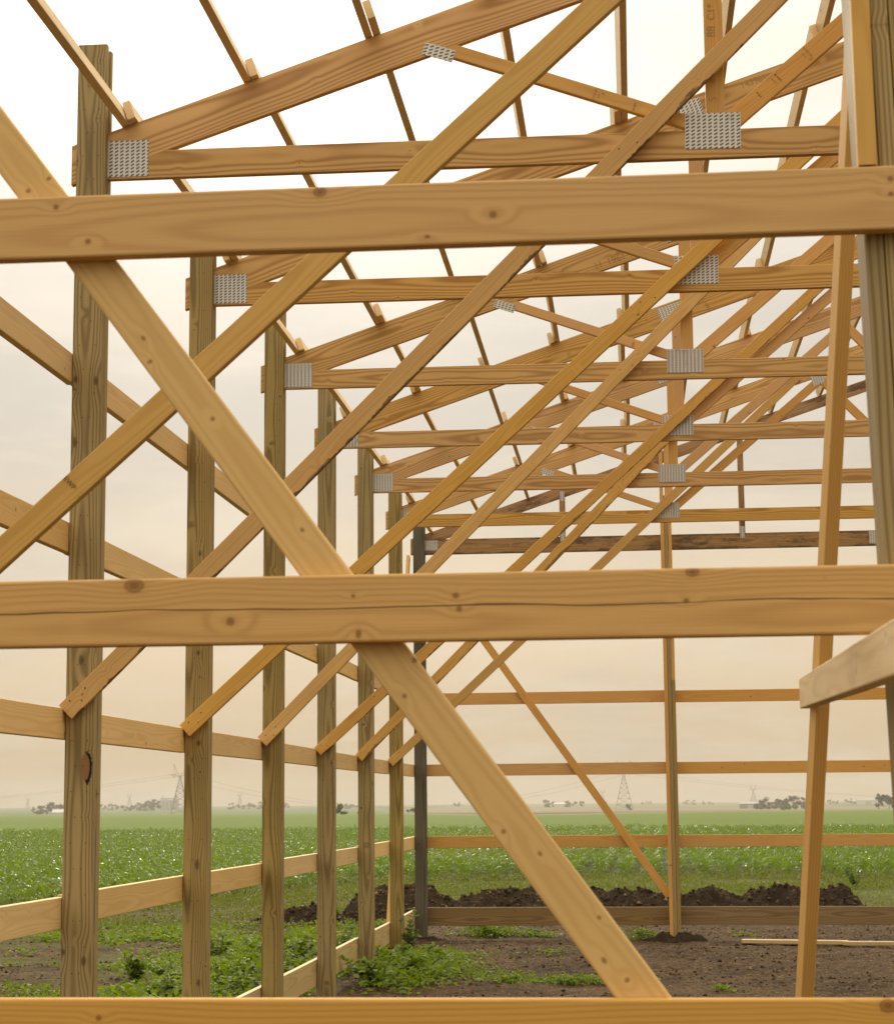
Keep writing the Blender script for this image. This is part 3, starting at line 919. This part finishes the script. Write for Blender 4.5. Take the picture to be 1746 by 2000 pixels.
rows = np.arange(-40, 22, 0.56)
PX, PY = [], []
for rx in rows:
    yy = np.arange(15, 97, 0.17)
    yy = yy + RNG.uniform(-.07, .07, len(yy))
    xx = rx + 0.012 * (yy - 40) + RNG.normal(0, .035, len(yy))
    ok = (yy > corn_edge(xx) + RNG.uniform(0, .5, len(yy))) & (xx > -0.38 * yy - 1) & (xx < 0.19 * yy + 1) & (RNG.random(len(yy)) < .95)
    PX.append(xx[ok]); PY.append(yy[ok])
PX = np.concatenate(PX); PY = np.concatenate(PY)
hgt = 0.46 * (0.85 + 0.3 * RNG.random(len(PX))) * (0.85 + .3 * vnoise(PX * .15, PY * .15, 77, 3))
V, Fc = [], []
NL = 9
n = len(PX)
az0 = RNG.uniform(0, np.pi, n)
us = np.array([0.0, 0.3, 0.65, 1.0]); ws = np.array([0.008, 0.0145, 0.012, 0.001])
vo = 0
for k in range(NL):
    az = az0 + k * np.pi + RNG.normal(0, .45, n)
    L = hgt * RNG.uniform(.5, .85, n) * (0.75 + .25 * math.sin(math.pi * (k + 1) / (NL + 1)))
    z0 = hgt * (0.08 + 0.62 * k / NL)
    up = RNG.uniform(.55, 1.05, n) + .35 * (k / NL); dr = RNG.uniform(.45, 1.05, n)
    d = np.stack([np.cos(az), np.sin(az)], -1); sd = np.stack([-np.sin(az), np.cos(az)], -1)
    pts = []
    tw = RNG.normal(0, .5, n)
    for u, wd in zip(us, ws):
        r = L * u * (1 - .12 * u)
        z = z0 + L * (up * u - dr * u * u)
        cx_, cy_ = PX + d[:, 0] * r, PY + d[:, 1] * r
        for sg in (-1, 1):
            pts.append(np.stack([cx_ + sg * sd[:, 0] * wd, cy_ + sg * sd[:, 1] * wd, np.maximum(z + sg * tw * wd * .8 + (.012 if u in (.3, .65) else 0), .02)], -1))
    v = np.stack(pts, 1).reshape(-1, 3)
    o = (np.arange(n) * 8 + vo)[:, None]
    for q in range(3):
        Fc.append(o + np.array([[2 * q, 2 * q + 1, 2 * q + 3, 2 * q + 2]]))
    V.append(v); vo += n * 8
corn = link('corn_crop', mesh_np('corn_crop', np.concatenate(V), np.concatenate(Fc)), m_corn)
tag(corn, 'knee high green corn in rows beyond the grass verge', 'corn', kind='stuff')

# verge between the mounds and the corn, and weedy ground beside the barn
def scatter(n, x0, x1, y0, y1, dens, seed):
    r = np.random.default_rng(seed)
    x = r.uniform(x0, x1, n); y = r.uniform(y0, y1, n)
    ok = r.random(n) < dens(x, y)
    return x[ok], y[ok]


def verge(x, y):
    m = (y < corn_edge(x) + .3) & (y > 25.0) & ~((x > XL - .1) & (y < 28.2))
    edge = np.clip((y - (corn_edge(x) - 1.3)) / 1.3, 0, 1)
    q = vnoise(x * .45, y * .45, 41, 4, .6)
    return m * np.clip((q - .36) * 3.2 + edge * .8 + (y > 30) * .25, 0, 1)


x, y = scatter(150000, -13, 8.5, 25, 43.5, verge, 5)
ht = 0.035 + 0.05 * RNG.random(len(x)) + 0.16 * np.clip((y - (corn_edge(x) - .9)) / .9, 0, 1) * RNG.random(len(x))
z = ground_z(x, y) + RNG.random(len(x)) * ht
vg = leaf_object('verge_grass', x, y, z, 0.05 + ht * .45, m_grass, tilt=1.3, asp=.30)
tag(vg, 'short grass and low weeds on the verge before the corn', 'grass', kind='stuff')


def side(x, y):
    q = vnoise(x * .55 + 3, y * .40, 43, 4, .6)
    bare = np.exp(-((y - 25.6 - .35 * (x + 5)) / .8) ** 2) * .8 + np.exp(-((y - 20.6 - .1 * x) / 1.6) ** 2) * .30
    near = np.exp(-((x + 3.4) / .8) ** 2) * .22
    return (x < XL - .12) * np.clip((q - .46 - bare * .22 + near) * 6.0, 0, 1)


x, y = scatter(120000, -9.5, XL - .1, 12.5, 26, side, 6)
hh = 0.03 + 0.16 * np.clip(vnoise(x * .9, y * .9, 47, 3) - .35, 0, 1) + 0.20 * np.exp(-((x + 3.5) / .7) ** 2) * np.clip((24 - y) / 4, 0, 1)
z = ground_z(x, y) + RNG.random(len(x)) ** 1.3 * hh
wg = leaf_object('ground_weeds', x, y, z, 0.035 + .035 * RNG.random(len(x)) + hh * .12, m_weed, tilt=1.2, asp=.6)
tag(wg, 'patchy low weeds on the dark soil outside the side wall', 'weeds', kind='stuff')

PATCH = [(-2.3, 18.4, .50, 1.1, .22, 2900), (-1.98, 19.3, .42, .9, .12, 1500), (-2.05, 21.0, .45, .35, .08, 600), (-1.75, 24.3, .36, .28, .15, 700),
         (-1.2, 24.2, .3, .2, .09, 350), (0.08, 23.7, .20, .25, .12, 300), (-1.12, 18.25, .22, .2, .06, 260), (-0.55, 18.1, .42, .25, .07, 700),
         (0.73, 17.3, .12, .1, .05, 80), (-1.45, 18.9, .5, .5, .04, 380), (-2.1, 17.6, .3, .5, .10, 500), (-0.9, 21.5, .2, .3, .04, 90), (1.3, 24.1, .2, .15, .06, 60)]
xs, ys, zs, ss_ = [], [], [], []
for (cx, cy, rx, ry, h, n) in PATCH:
    a = RNG.normal(0, .55, n) * rx + cx; b = RNG.normal(0, .55, n) * ry + cy
    okk = a > XL + .17
    a, b = a[okk], b[okk]
    cl = vnoise(a * 3.1, b * 3.1, 91, 3)
    zz = ground_z(a, b) + RNG.random(len(a)) * h * np.clip(cl * 1.9 - .15, .05, 1)
    xs.append(a); ys.append(b); zs.append(zz); ss_.append(np.full(len(a), .035 + h * .13) * RNG.uniform(.6, 1.4, len(a)))
ig = leaf_object('floor_weeds', np.concatenate(xs), np.concatenate(ys), np.concatenate(zs), np.concatenate(ss_), m_weed, tilt=1.1, asp=.6)
tag(ig, 'bright green low weeds spreading over the soil floor inside the barn', 'weeds', kind='stuff')


def weed(x, y, h, sp, n, mat, label, grp='tall weeds along the barn walls'):
    zb = float(ground_z(np.array([x]), np.array([y]))[0])
    root = empty('weed_plant', (x, y, zb))
    tag(root, label, 'weed', grp)
    bm = bmesh.new()
    px, py, pz = [], [], []
    for s in range(9):
        a = random.uniform(0, 6.28); r = sp * random.uniform(.15, 1.0); hh = h * random.uniform(.55, 1.0)
        pts = [Vector((random.uniform(-.002, .002), random.uniform(-.002, .002), -.03))]
        for q in range(1, 6):
            u = q / 5
            pts.append(Vector((pts[0].x + math.cos(a) * r * u ** 1.3, pts[0].y + math.sin(a) * r * u ** 1.3, hh * u)))
        for q in range(5):
            p0, p1 = pts[q], pts[q + 1]
            rr = .0045 * (1 - q / 7)
            dirv = (p1 - p0).normalized(); sx = dirv.orthogonal().normalized(); sy = dirv.cross(sx)
            ra = [bm.verts.new(p0 + (sx * math.cos(t) + sy * math.sin(t)) * rr) for t in (0, 2.1, 4.2)]
            rb = [bm.verts.new(p1 + (sx * math.cos(t) + sy * math.sin(t)) * rr * .85) for t in (0, 2.1, 4.2)]
            for t in range(3):
                bm.faces.new((ra[t], ra[(t + 1) % 3], rb[(t + 1) % 3], rb[t]))
        for _ in range(n // 9):
            u = random.uniform(.12, 1.0) * 5; q = min(int(u), 4); fr_ = u - q
            c = pts[q].lerp(pts[q + 1], fr_)
            px.append(c.x + random.gauss(0, .018)); py.append(c.y + random.gauss(0, .018)); pz.append(max(c.z, .01))
    me = bpy.data.meshes.new('stem'); bm.to_mesh(me); bm.free()
    link('stem', me, m_stem, root, Matrix.Translation((x, y, zb)))
    v, f = leaves(np.array(px), np.array(py), np.array(pz), RNG.uniform(.035, .085, len(px)), tilt=.9, asp=.6)
    link('foliage', mesh_np('foliage', v, f), mat, root, Matrix.Translation((x, y, zb)))


for (x, y, h, sp, n) in ((-3.0, 20.2, .42, .28, 300), (-3.25, 19.4, .40, .3, 320), (-3.5, 18.6, .38, .3, 320), (-3.15, 18.2, .36, .28, 300), (-3.9, 18.6, .40, .3, 320),
                         (-3.0, 17.0, .40, .28, 300), (-3.4, 16.6, .36, .3, 320), (-3.9, 17.0, .34, .3, 320), (-3.1, 15.6, .40, .3, 320), (-3.5, 15.0, .36, .3, 320),
                         (-4.2, 19.6, .30, .3, 280), (-4.5, 18.0, .32, .3, 300), (-3.0, 14.2, .40, .28, 300)):
    bay = {0: 'first', 1: 'second', 2: 'third', 3: 'fourth'}[int((YP[7] - y) // S)]
    weed(x, y, h, sp, n, m_weedd if random.random() < .6 else m_weed, 'leafy weed outside the side wall in the %s bay from the weathered corner post' % bay)
weed(-2.30, 20.35, .50, .16, 230, m_weedd, 'tall dark weed standing against the second side post from the far corner', None)
for (x, y, h, sp) in ((-2.28, 18.95, .30, .26), (-2.05, 18.3, .26, .3), (-2.3, 17.5, .26, .26), (-2.0, 19.6, .24, .26)):
    weed(x, y, h, sp, 330, m_weed, 'bushy bright weed on the soil floor at a side post foot', 'weeds at the post feet')
weed(-1.75, 24.35, .20, .32, 300, m_weed, 'low spreading weed on bare soil before the far skirt board', None)
weed(3.9, 36.5, .45, .3, 260, m_weedd, 'dark bush of weeds standing at the corn edge', None)
weed(3.0, 33.5, .30, .2, 150, m_weedd, 'lone weed standing in the verge grass', None)

# straw and small stones lying about
n = 1300
x = RNG.uniform(-3.5, 4.0, n); y = RNG.uniform(15, 29, n)
az = RNG.uniform(0, np.pi, n); L = .008 + .09 * RNG.random(n) ** 3
z = ground_z(x, y) + .006
dxy = np.stack([np.cos(az) * L, np.sin(az) * L, RNG.uniform(-.004, .010, n)], -1)
sd = np.stack([-np.sin(az), np.cos(az), np.zeros(n)], -1) * .0025
b = np.stack([x, y, z], -1)
v = np.stack([b - sd, b + sd, b + dxy + sd, b + dxy - sd, b + dxy * .5 + np.array([0, 0, .005])], 1).reshape(-1, 3)
o = (np.arange(n) * 5)[:, None]
st = link('straw_bits', mesh_np('straw_bits', v, np.concatenate([o + np.array([[0, 1, 4]]), o + np.array([[1, 2, 4]]), o + np.array([[2, 3, 4]]), o + np.array([[3, 0, 4]])])), m_straw)
tag(st, 'dry straw bits strewn over the bare soil', 'straw', kind='stuff')
n = 60000
x = RNG.uniform(-7.5, 4.5, n); y = RNG.uniform(14.5, 30, n)
okc = RNG.random(n) < np.clip((vnoise(x * .8, y * 1.6, 61, 4, .65) - .36) * 4, .06, 1)
x, y = x[okc], y[okc]; n = len(x)
rr = .005 + .019 * RNG.random(n) ** 5
z = ground_z(x, y) - .002
mx, my, mz, mr = [], [], [], []
for (cx, cy, rx, ry, h, sd0, lab) in MO:                      # clods rolled on the heaps
    mo = next(o for o in C.objects if o.get('label') == lab)
    co = np.empty(len(mo.data.vertices) * 3, np.float32); mo.data.vertices.foreach_get('co', co)
    co = co.reshape(-1, 3) + np.array(mo.location)
    co = co[co[:, 2] > .03]
    pk = RNG.choice(len(co), min(len(co), int(520 * rx * ry / .5)), replace=False)
    mx.append(co[pk, 0]); my.append(co[pk, 1]); mz.append(co[pk, 2]); mr.append(.008 + .036 * RNG.random(len(pk)) ** 3)
x = np.concatenate([x] + mx); y = np.concatenate([y] + my); z = np.concatenate([z] + mz); rr = np.concatenate([rr] + mr); n = len(x)
octv = np.array([[1, 0, 0], [0, 1, 0], [-1, 0, 0], [0, -1, 0], [0, 0, .8], [0, 0, -.6]])
vv = np.stack([x, y, z], -1)[:, None, :] + octv[None] * rr[:, None, None] * RNG.uniform(.5, 1.5, (n, 6, 1))
of = np.array([[0, 1, 4], [1, 2, 4], [2, 3, 4], [3, 0, 4], [1, 0, 5], [2, 1, 5], [3, 2, 5], [0, 3, 5]])
m_clod, tq, bq = new_mat('soil_clod')
ir = tq.node('ShaderNodeNewGeometry').outputs['Random Per Island']
cq = tq.mix(tq.ss(ir, 0.0, 0.8), (0.022, 0.013, 0.006), (0.105, 0.064, 0.028))
cq = tq.mix(tq.ss(ir, 0.93, 1.0), cq, (0.26, 0.18, 0.09))
tq.put(bq.inputs['Base Color'], cq); bq.inputs['Roughness'].default_value = 0.95; bq.inputs['Specular IOR Level'].default_value = 0.12
cl = link('soil_clods', mesh_np('soil_clods', vv.reshape(-1, 3), ((np.arange(n) * 6)[:, None, None] + of[None]).reshape(-1, 3)), m_clod)
tag(cl, 'small clods of dark soil lying on the ground', 'clods', kind='stuff')

# ------------------------------------------------------------------ far things
def at(azd, dist):
    a = math.radians(azd)
    x, y = math.sin(a) * dist, math.cos(a) * dist
    return x, y, float(far_z(y))


def far_tree(azd, dist, h, wd, label, grp, trunk=.22, seed=1, n=520):
    x, y, z = at(azd, dist)
    r = np.random.default_rng(seed)
    root = empty('tree', (x, y, z))
    tag(root, label, 'tree', grp)
    bm = bmesh.new()
    bmesh.ops.create_cone(bm, cap_ends=True, segments=7, radius1=h * .022, radius2=h * .008, depth=h * .6, matrix=Matrix.Translation((0, 0, h * .29)))
    for q in range(4):
        a = q * 1.6 + seed
        m_ = Matrix.Translation((math.cos(a) * min(wd, h) * .12, math.sin(a) * min(wd, h) * .12, h * (.38 + .08 * q))) @ Matrix.Rotation(a, 4, 'Z') @ Matrix.Rotation(.75, 4, 'Y')
        bmesh.ops.create_cone(bm, cap_ends=True, segments=5, radius1=h * .014, radius2=h * .005, depth=min(wd, h) * .4, matrix=m_)
    me = bpy.data.meshes.new('trunk'); bm.to_mesh(me); bm.free()
    T = Matrix.Translation((x, y, z))
    link('trunk', me, m_bole, root, T)
    # crown out of several clumps of leaf faces
    cs = []
    for q in range(11):
        ww = r.uniform(-.5, .5)
        cs.append((ww * wd * .75, r.normal(0, wd * .2), h * (trunk + (1 - trunk) * r.uniform(.02, .86 - abs(ww) * .5)), min(wd, h) * r.uniform(.16, .27)))
    ci = r.integers(0, len(cs), n)
    c = np.array(cs)[ci]
    d = r.normal(0, 1, (n, 3)); d /= np.linalg.norm(d, axis=1)[:, None]
    p = c[:, :3] + d * c[:, 3:4] * r.uniform(.25, 1.0, (n, 1)) * np.array([1, 1, .8])
    p[:, 2] = np.clip(p[:, 2], h * .02, h)
    v, f = leaves(p[:, 0], p[:, 1], p[:, 2], r.uniform(.6, 1.3, n) * min(h, wd) * .15, tilt=1.3, asp=.95)
    link('crown', mesh_np('crown', v, f), m_tree if dist > 1000 else m_weedd, root, T)


TG = 'trees far across the fields'
sd_ = 0
for (azd, dist, h, wd, lab, g_) in (
    (-16.75, 1700, 9, 9, 'round tree beside the white shed roof on the horizon', TG), (-16.45, 1720, 11, 11, 'broad dark tree behind the white shed roof on the horizon', TG),
    (-16.10, 1720, 11, 10, 'broad dark tree behind the white shed roof on the horizon', TG), (-16.95, 1700, 7, 4, 'thin bare looking tree left of the round trees by the shed', TG),
    (-14.05, 2300, 10, 16, 'low tree in the belt near the grain elevator', 'tree belt near the grain elevator'), (-14.35, 2300, 9, 16, 'low tree in the belt near the grain elevator', 'tree belt near the grain elevator'),
    (-13.75, 2300, 14, 18, 'low tree in the belt near the grain elevator', 'tree belt near the grain elevator'), (-13.58, 2250, 15, 14, 'low tree in the belt near the grain elevator', 'tree belt near the grain elevator'),
    (-14.75, 2500, 9, 20, 'low tree in the belt near the grain elevator', 'tree belt near the grain elevator'), (-15.1, 2500, 9, 20, 'low tree in the belt near the grain elevator', 'tree belt near the grain elevator'),
    (3.55, 1500, 8, 8, 'tree in the dark clump beside the long shed', 'clump beside the long shed'), (3.72, 1500, 10, 8, 'tree in the dark clump beside the long shed', 'clump beside the long shed'),
    (3.92, 1500, 7, 8, 'tree in the dark clump beside the long shed', 'clump beside the long shed'), (4.12, 1500, 9, 8, 'tree in the dark clump beside the long shed', 'clump beside the long shed'),
    (4.30, 1500, 9, 8, 'tree in the dark clump beside the long shed', 'clump beside the long shed'), (4.50, 1500, 11.5, 9, 'tree in the dark clump beside the long shed', 'clump beside the long shed'),
    (4.72, 1500, 10, 8, 'tree in the dark clump beside the long shed', 'clump beside the long shed'), (4.9, 1500, 8, 8, 'tree in the dark clump beside the long shed', 'clump beside the long shed'),
    (5.1, 1500, 7.5, 8, 'tree in the dark clump beside the long shed', 'clump beside the long shed'),
    (6.84, 1100, 10, 5.5, 'slender forked tree standing apart at the field end', TG), (7.13, 1120, 9, 9, 'bushy dark tree next to the slender forked one', TG), (7.4, 1120, 9, 8, 'bushy dark tree next to the slender forked one', TG),
    (-8.22, 2300, 7, 18, 'hazy farmstead tree seen between two side posts', 'hazy farmstead trees'), (-8.0, 2350, 6, 16, 'hazy farmstead tree seen between two side posts', 'hazy farmstead trees'),
    (-2.42, 2400, 12, 10, 'hazy farmstead tree beyond the tan field', 'hazy farmstead trees beyond the tan field'), (-2.2, 2400, 9, 12, 'hazy farmstead tree beyond the tan field', 'hazy farmstead trees beyond the tan field'),
    (-1.95, 2400, 10, 12, 'hazy farmstead tree beyond the tan field', 'hazy farmstead trees beyond the tan field'), (-1.72, 2400, 8, 12, 'hazy farmstead tree beyond the tan field', 'hazy farmstead trees beyond the tan field'),
    (-1.45, 2400, 11, 6, 'hazy farmstead tree beyond the tan field', 'hazy farmstead trees beyond the tan field'),
    (-11.35, 2600, 9, 22, 'hazy tree in the long belt beyond the green field', 'tree belt beyond the green field'), (-11.0, 2600, 10, 22, 'hazy tree in the long belt beyond the green field', 'tree belt beyond the green field'),
    (-10.65, 2600, 11, 22, 'hazy tree in the long belt beyond the green field', 'tree belt beyond the green field'), (-10.3, 2600, 11, 22, 'hazy tree in the long belt beyond the green field', 'tree belt beyond the green field'),
    (-9.95, 2600, 9, 22, 'hazy tree in the long belt beyond the green field', 'tree belt beyond the green field'),
    (1.6, 2900, 8, 24, 'faint tree on the far horizon', 'faint horizon trees'), (2.1, 2900, 7, 24, 'faint tree on the far horizon', 'faint horizon trees'), (5.6, 2700, 7, 24, 'faint tree on the far horizon', 'faint horizon trees'),
    (6.1, 2700, 8, 24, 'faint tree on the far horizon', 'faint horizon trees'), (6.5, 2700, 7, 20, 'faint tree on the far horizon', 'faint horizon trees'), (-5.0, 2900, 8, 20, 'faint tree on the far horizon', 'faint horizon trees'),
    (-0.9, 2900, 8, 20, 'faint tree on the far horizon', 'faint horizon trees'), (0.4, 3000, 6, 26, 'faint tree on the far horizon', 'faint horizon trees')):
    sd_ += 1
    far_tree(azd, dist, h, wd, lab, g_, trunk=.03 if wd > h * .75 else .12, seed=sd_)
for (azd, dist, h, wd, lab) in ((-8.34, 520, 2.9, 3.2, 'round bush standing alone in the pale field beyond the corn'), (-7.75, 640, 1.6, 3, 'small low bush between the side posts beyond the corn'),
                                (-6.3, 700, 2.0, 5, 'spreading bush near the weathered corner post far off'), (4.29, 800, 1.9, 4.5, 'low bush alone in the tan field'),
                                (-0.15, 1560, 5, 6, 'scrub at the foot of the big lattice tower')):
    sd_ += 1
    far_tree(azd, dist, h, wd, lab, None, trunk=.02, seed=sd_, n=800)


def bars(name, segs, r, mat, parent, T):
    bm = bmesh.new()
    for a, b in segs:
        a, b = Vector(a), Vector(b); d = b - a
        sx = d.normalized().orthogonal().normalized() * r; sy = d.normalized().cross(sx)
        q = [sx + sy, sy - sx, -sx - sy, sx - sy]
        va = [bm.verts.new(a + k) for k in q]; vb = [bm.verts.new(b + k) for k in q]
        for i in range(4):
            bm.faces.new((va[i], va[(i + 1) % 4], vb[(i + 1) % 4], vb[i]))
        bm.faces.new(va[::-1]); bm.faces.new(vb)
    me = bpy.data.meshes.new(name); bm.to_mesh(me); bm.free()
    return link(name, me, mat, parent, T)


def tower(azd, dist, H, label, grp=None, r=.17, rot=0.0):
    x, y, z = at(azd, dist)
    root = empty('transmission_tower', (x, y, z))
    tag(root, label, 'pylon', grp)
    T = Matrix.Translation((x, y, z)) @ Matrix.Rotation(rot, 4, 'Z')
    hw = lambda u: .155 * H * (1 - u / .68) + .022 * H if u < .68 else .022 * H
    lv = [0, .12, .24, .35, .45, .54, .62, .68, .76]
    legs = []; br = []
    for sx in (-1, 1):
        for sy in (-1, 1):
            for a, b in zip(lv[:-1], lv[1:]):
                legs.append(((sx * hw(a), sy * hw(a), a * H), (sx * hw(b), sy * hw(b), b * H)))
    for a, b in zip(lv[:-1], lv[1:]):
        for s in (-1, 1):
            br += [((-hw(a), s * hw(a), a * H), (hw(b), s * hw(b), b * H)), ((hw(a), s * hw(a), a * H), (-hw(b), s * hw(b), b * H)),
                   ((s * hw(a), -hw(a), a * H), (s * hw(b), hw(b), b * H)), ((-hw(b), s * hw(b), b * H), (hw(b), s * hw(b), b * H))]
    arm = []
    za, zb = .76 * H, .81 * H
    for s in (-1, 1):
        arm += [((0, 0, za), (s * .21 * H, 0, za + .02 * H)), ((s * .02 * H, 0, zb), (s * .21 * H, 0, za + .02 * H)), ((s * .02 * H, 0, za), (s * .02 * H, 0, zb)),
                ((s * .05 * H, 0, zb), (s * .135 * H, 0, H)), ((s * .10 * H, 0, za + .012 * H), (s * .135 * H, 0, H)),
                ((s * .08 * H, 0, za), (s * .08 * H, 0, zb - .01 * H)), ((s * .15 * H, 0, za + .01 * H), (s * .12 * H, 0, za - .05 * H)), ((s * .12 * H, 0, za - .05 * H), (s * .09 * H, 0, za))]
    bars('leg_frame', legs, r, m_steel, root, T)
    bars('lattice', br, r * .55, m_steel, root, T)
    bars('cross_arm', arm, r * .75, m_steel, root, T)
    return Vector((x, y, z)), H


TWR = []
TWR.append(tower(-0.25, 1600, 39.6, 'large lattice transmission tower rising over the tan field beside the end wall post', r=.135))
TWR.append(tower(-12.88, 1560, 38.5, 'lattice transmission tower partly hidden behind the second side post in front of the grain elevator', r=.135, rot=.3))
FT = 'faint distant towers'
for azd, dist, H in ((-14.29, 3300, 26), (-11.19, 3300, 26), (-17.1, 3400, 21), (3.39, 2600, 26), (-0.86, 3300, 27), (-5.9, 3400, 22)):
    TWR.append(tower(azd, dist, H, 'tiny faint transmission tower on the hazy horizon', FT, r=.12))


def wire(pa, pb, sag, label, r=.07):
    bm = bmesh.new(); prev = None
    for i in range(41):
        u = i / 40
        p = pa.lerp(pb, u); p.z -= sag * 4 * u * (1 - u)
        cur = [bm.verts.new(p + Vector((r * math.cos(t), 0, r * math.sin(t)))) for t in (0, 2.1, 4.2)]
        if prev:
            for t in range(3):
                bm.faces.new((prev[t], prev[(t + 1) % 3], cur[(t + 1) % 3], cur[t]))
        prev = cur
    me = bpy.data.meshes.new('power_line'); bm.to_mesh(me); bm.free()
    tag(link('power_line', me, m_wire), label, 'power line', 'power lines across the fields')


def top(i, s):
    p, H = TWR[i]
    return p + Vector((s * .2 * H, 0, .78 * H))


for s in (-1, 1):
    wire(top(0, s), top(1, s), 27, 'thin sagging power line strung between the two big lattice towers')
    wire(top(0, s), Vector((560 + 6 * s, 2250, 8.5)), 15, 'thin power line sinking from the big tower toward the long shed')
    wire(top(1, s), Vector((-1150 + 6 * s, 2300, 8)), 15, 'thin power line sinking away from the tower by the grain elevator')


def part_box(name, lo, hi, mat, parent, T, roof=0.0):
    bm = bmesh.new()
    (x0, y0, z0), (x1, y1, z1) = lo, hi
    ym = (y0 + y1) / 2
    v = [bm.verts.new(p) for p in ((x0, y0, z0), (x1, y0, z0), (x1, y1, z0), (x0, y1, z0), (x0, y0, z1), (x1, y0, z1), (x1, y1, z1), (x0, y1, z1))]
    for f in ((0, 1, 5, 4), (1, 2, 6, 5), (2, 3, 7, 6), (3, 0, 4, 7), (3, 2, 1, 0)):
        bm.faces.new([v[i] for i in f])
    if roof > 0:
        a, b = bm.verts.new((x0, ym, z1 + roof)), bm.verts.new((x1, ym, z1 + roof))
        bm.faces.new((v[4], v[5], b, a)); bm.faces.new((v[6], v[7], a, b)); bm.faces.new((v[5], v[6], b)); bm.faces.new((v[7], v[4], a))
    else:
        bm.faces.new((v[4], v[5], v[6], v[7]))
    me = bpy.data.meshes.new(name); bm.to_mesh(me); bm.free()
    return link(name, me, mat, parent, T)


def silo(x, y, rad, h, parent, T, cone=.25):
    bm = bmesh.new()
    bmesh.ops.create_cone(bm, cap_ends=True, segments=20, radius1=rad, radius2=rad, depth=h, matrix=Matrix.Translation((x, y, h / 2)))
    bmesh.ops.create_cone(bm, cap_ends=True, segments=20, radius1=rad * 1.02, radius2=rad * .12, depth=h * cone, matrix=Matrix.Translation((x, y, h + h * cone / 2)))
    me = bpy.data.meshes.new('grain_bin'); bm.to_mesh(me); bm.free()
    link('grain_bin', me, m_bin, parent, T)


x, y, z = at(-13.17, 2500)
el_ = empty('grain_elevator', (x, y, z)); tag(el_, 'pale hazy grain elevator with a row of bins and a headhouse', 'grain elevator')
T = Matrix.Translation((x, y, z)) @ Matrix.Rotation(math.radians(13), 4, 'Z')
for q in range(5):
    silo(-9.5 + q * 4.6, 0, 2.4, 12.0 if q < 4 else 13.5, el_, T, .10)
part_box('headhouse', (-11, -1.2, 13.2), (9, 1.2, 14.6), m_bin, el_, T, .6)
part_box('leg_tower', (6.2, -1.3, 0.0), (8.6, 1.6, 19.5), m_bin, el_, T, .6)
part_box('leg_tower', (-8.6, -.8, 0.0), (-7.4, .8, 18.0), m_bin, el_, T, .4)


def shed(azd, dist, wd, dp, h, roof, label, wm, rm, rot=0.0):
    x, y, z = at(azd, dist)
    r = empty('farm_shed', (x, y, z)); tag(r, label, 'shed')
    T = Matrix.Translation((x, y, z)) @ Matrix.Rotation(rot, 4, 'Z')
    part_box('wall', (-wd / 2, -dp / 2, 0), (wd / 2, dp / 2, h), wm, r, T)
    part_box('roof', (-wd / 2 - .4, -dp / 2 - .4, h + .02), (wd / 2 + .4, dp / 2 + .4, h + .25), rm, r, T, roof)
    part_box('door', (-wd * .12, -dp / 2 - .12, 0), (wd * .12, -dp / 2 - .01, h * .8), rm, r, T)


shed(3.28, 1750, 17, 10, 4.0, 1.6, 'long low shed with a pale roof beside the dark tree clump', m_shedd, m_bin)
shed(-16.25, 1690, 9, 8, 1.6, 2.6, 'small shed with a white roof in front of the round trees', m_shed, m_shed)
shed(-2.1, 2380, 12, 9, 3.5, 2.0, 'tiny white farm shed among hazy farmstead trees', m_shed, m_shed)
shed(6.55, 2500, 26, 10, 5, 2, 'faint long shed on the horizon toward the slender tree', m_shed, m_bin)

# ------------------------------------------------------------------ haze: one closed box of even air
def haze():
    mt = bpy.data.materials.new('hazy_air'); mt.use_nodes = True
    t = NT(mt.node_tree); t.n.clear()
    pv = t.node('ShaderNodeVolumePrincipled')
    pv.inputs['Color'].default_value = (0.97, 0.90, 0.77, 1)
    pv.inputs['Density'].default_value = 0.00023
    pv.inputs['Anisotropy'].default_value = 0.2
    t.l.new(pv.outputs[0], t.node('ShaderNodeOutputMaterial').inputs['Volume'])
    mt.cycles.homogeneous_volume = True
    me = bpy.data.meshes.new('haze')
    bm = bmesh.new(); bmesh.ops.create_cube(bm, size=1.0, matrix=Matrix.Translation((0, 2270, 20)) @ Matrix.Diagonal((12000, 5000, 60, 1)))
    bm.to_mesh(me); bm.free()
    o = link('haze', me, mt)
    tag(o, 'thin warm haze lying over the whole plain', 'haze', kind='stuff')


haze()
